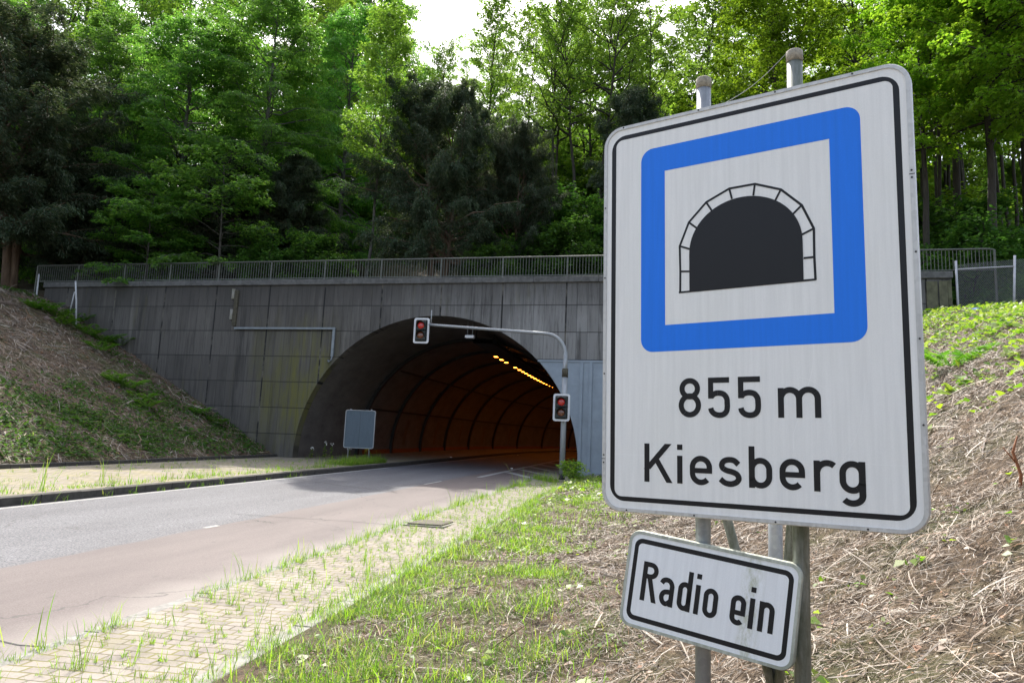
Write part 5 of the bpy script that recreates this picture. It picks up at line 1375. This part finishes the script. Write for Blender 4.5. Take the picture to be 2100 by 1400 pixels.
f0_ = np_mesh('fern', fern_mesh(3), 4, M['fern']); fdata = f0_.data; bpy.data.objects.remove(f0_)
def fern(px, py, D, s, label, group):
    p = gnd(px, py, D)
    o = bpy.data.objects.new('fern', fdata); scene.collection.objects.link(o); o.location = tuple(p); o.scale = (s, s, s); o.rotation_euler = (0, 0, random.uniform(0, 6)); tag(o, label, 'fern', group)
fern(1946, 760, 16.5, 1.2, 'bright sunlit fern on the right bank beside the tunnel sign', 'ferns on the right bank')
for px, py, D, s in ((128, 668, 33, 1.5), (205, 722, 33, 1.5), (300, 838, 30, 1.3), (90, 640, 34.0, 1.6), (118, 652, 34.3, 1.5), (160, 662, 34.4, 1.6), (185, 690, 33.8, 1.7), (215, 705, 33.6, 1.7), (245, 712, 33.8, 1.6), (232, 785, 30.5, 1.5), (262, 800, 30.5, 1.7), (288, 825, 29.8, 1.4), (405, 850, 29.9, 1.2), (70, 635, 33.2, 1.4), (445, 872, 29.8, 1.1)):
    fern(px, py, D, s, 'green fern on the shaded left bank close to the dark wall', 'ferns on the left bank')

# tall weeds with pale flowers at the left pavement end
def weed(px, py, D, h, label, fl='flower'):
    p = gnd(px, py, D); z = pz(-12, 33) + 0.15
    o = empty('weed', (float(p[0]), float(p[1]), float(plane(p[0], p[1]) + 0.15)))
    b = MB(); tip = np.array([random.uniform(-.08, .08), random.uniform(-.08, .08), h])
    b.tube([(0, 0, -0.03), tip * 0.5 + np.array([0.02, 0, 0]), tip], [0.012, 0.009, 0.005], 5); b.build('stem', M['herb_d'], o)
    n = 26; t = rng.uniform(0.1, 0.85, n); th = rng.uniform(0, 6.28, n)
    P = tip[None] * t[:, None] + np.stack([np.cos(th), np.sin(th), np.zeros(n)], 1) * (0.10 * (1.1 - t))[:, None]
    np_mesh('foliage', leaf_faces(P, np.stack([np.cos(th), np.sin(th), np.full(n, -0.1)], 1), np.tile([0, 0, 1.0], (n, 1)) + rng.normal(0, .3, (n, 3)), 0.17 * (1.1 - t * 0.6), 0.09 * (1.1 - t * 0.6)).reshape(-1, 3), 4, M['herb'], o)
    n = 12; P = tip + rng.normal(0, 0.045, (n, 3))
    np_mesh('blossom', leaf_faces(P, rng.normal(0, 1, (n, 3)), rng.normal(0, 1, (n, 3)), np.full(n, 0.055), np.full(n, 0.05)).reshape(-1, 3), 4, M[fl], o)
    return tag(o, label, 'weed', 'flowering weeds at the end of the left pavement')
for px, h, lb_, fl in ((636, 0.45, 'short pale flowered weed furthest from the blank sign back', 'flower'), (664, 0.75, 'tallest white flowered weed on the left pavement', 'flower'), (678, 0.68, 'white flowered weed between the tallest weed and the sign back', 'flower'), (716, 0.55, 'weed growing under the blank sign back near its left post', 'flower'), (748, 0.55, 'yellow flowered weed at the right post of the blank sign back', 'yflower')):
    weed(px, 945, 33.2, h, lb_, fl)
for px, py, D, nm in ((2090, 1010, 7.6, 'upright reddish dead stalk at the right edge of the view'),):
    p = gnd(px, py, D); o = empty('dead_stalk', tuple(p)); b = MB()
    b.tube([(0, 0, -0.05), (0.02, 0, 0.12), (-0.02, 0.01, 0.27), (0.01, 0, 0.38)], [0.012, 0.011, 0.009, 0.005], 6); b.build('stem', m_plain('red_stalk', (0.26, 0.10, 0.04), 0.8), o)
    b = MB(); b.tube([(-0.01, 0, 0.2), (-0.08, 0.02, 0.3)], [0.006, 0.003], 5); b.build('twig', bpy.data.materials['red_stalk'], o); tag(o, nm, 'stalk')
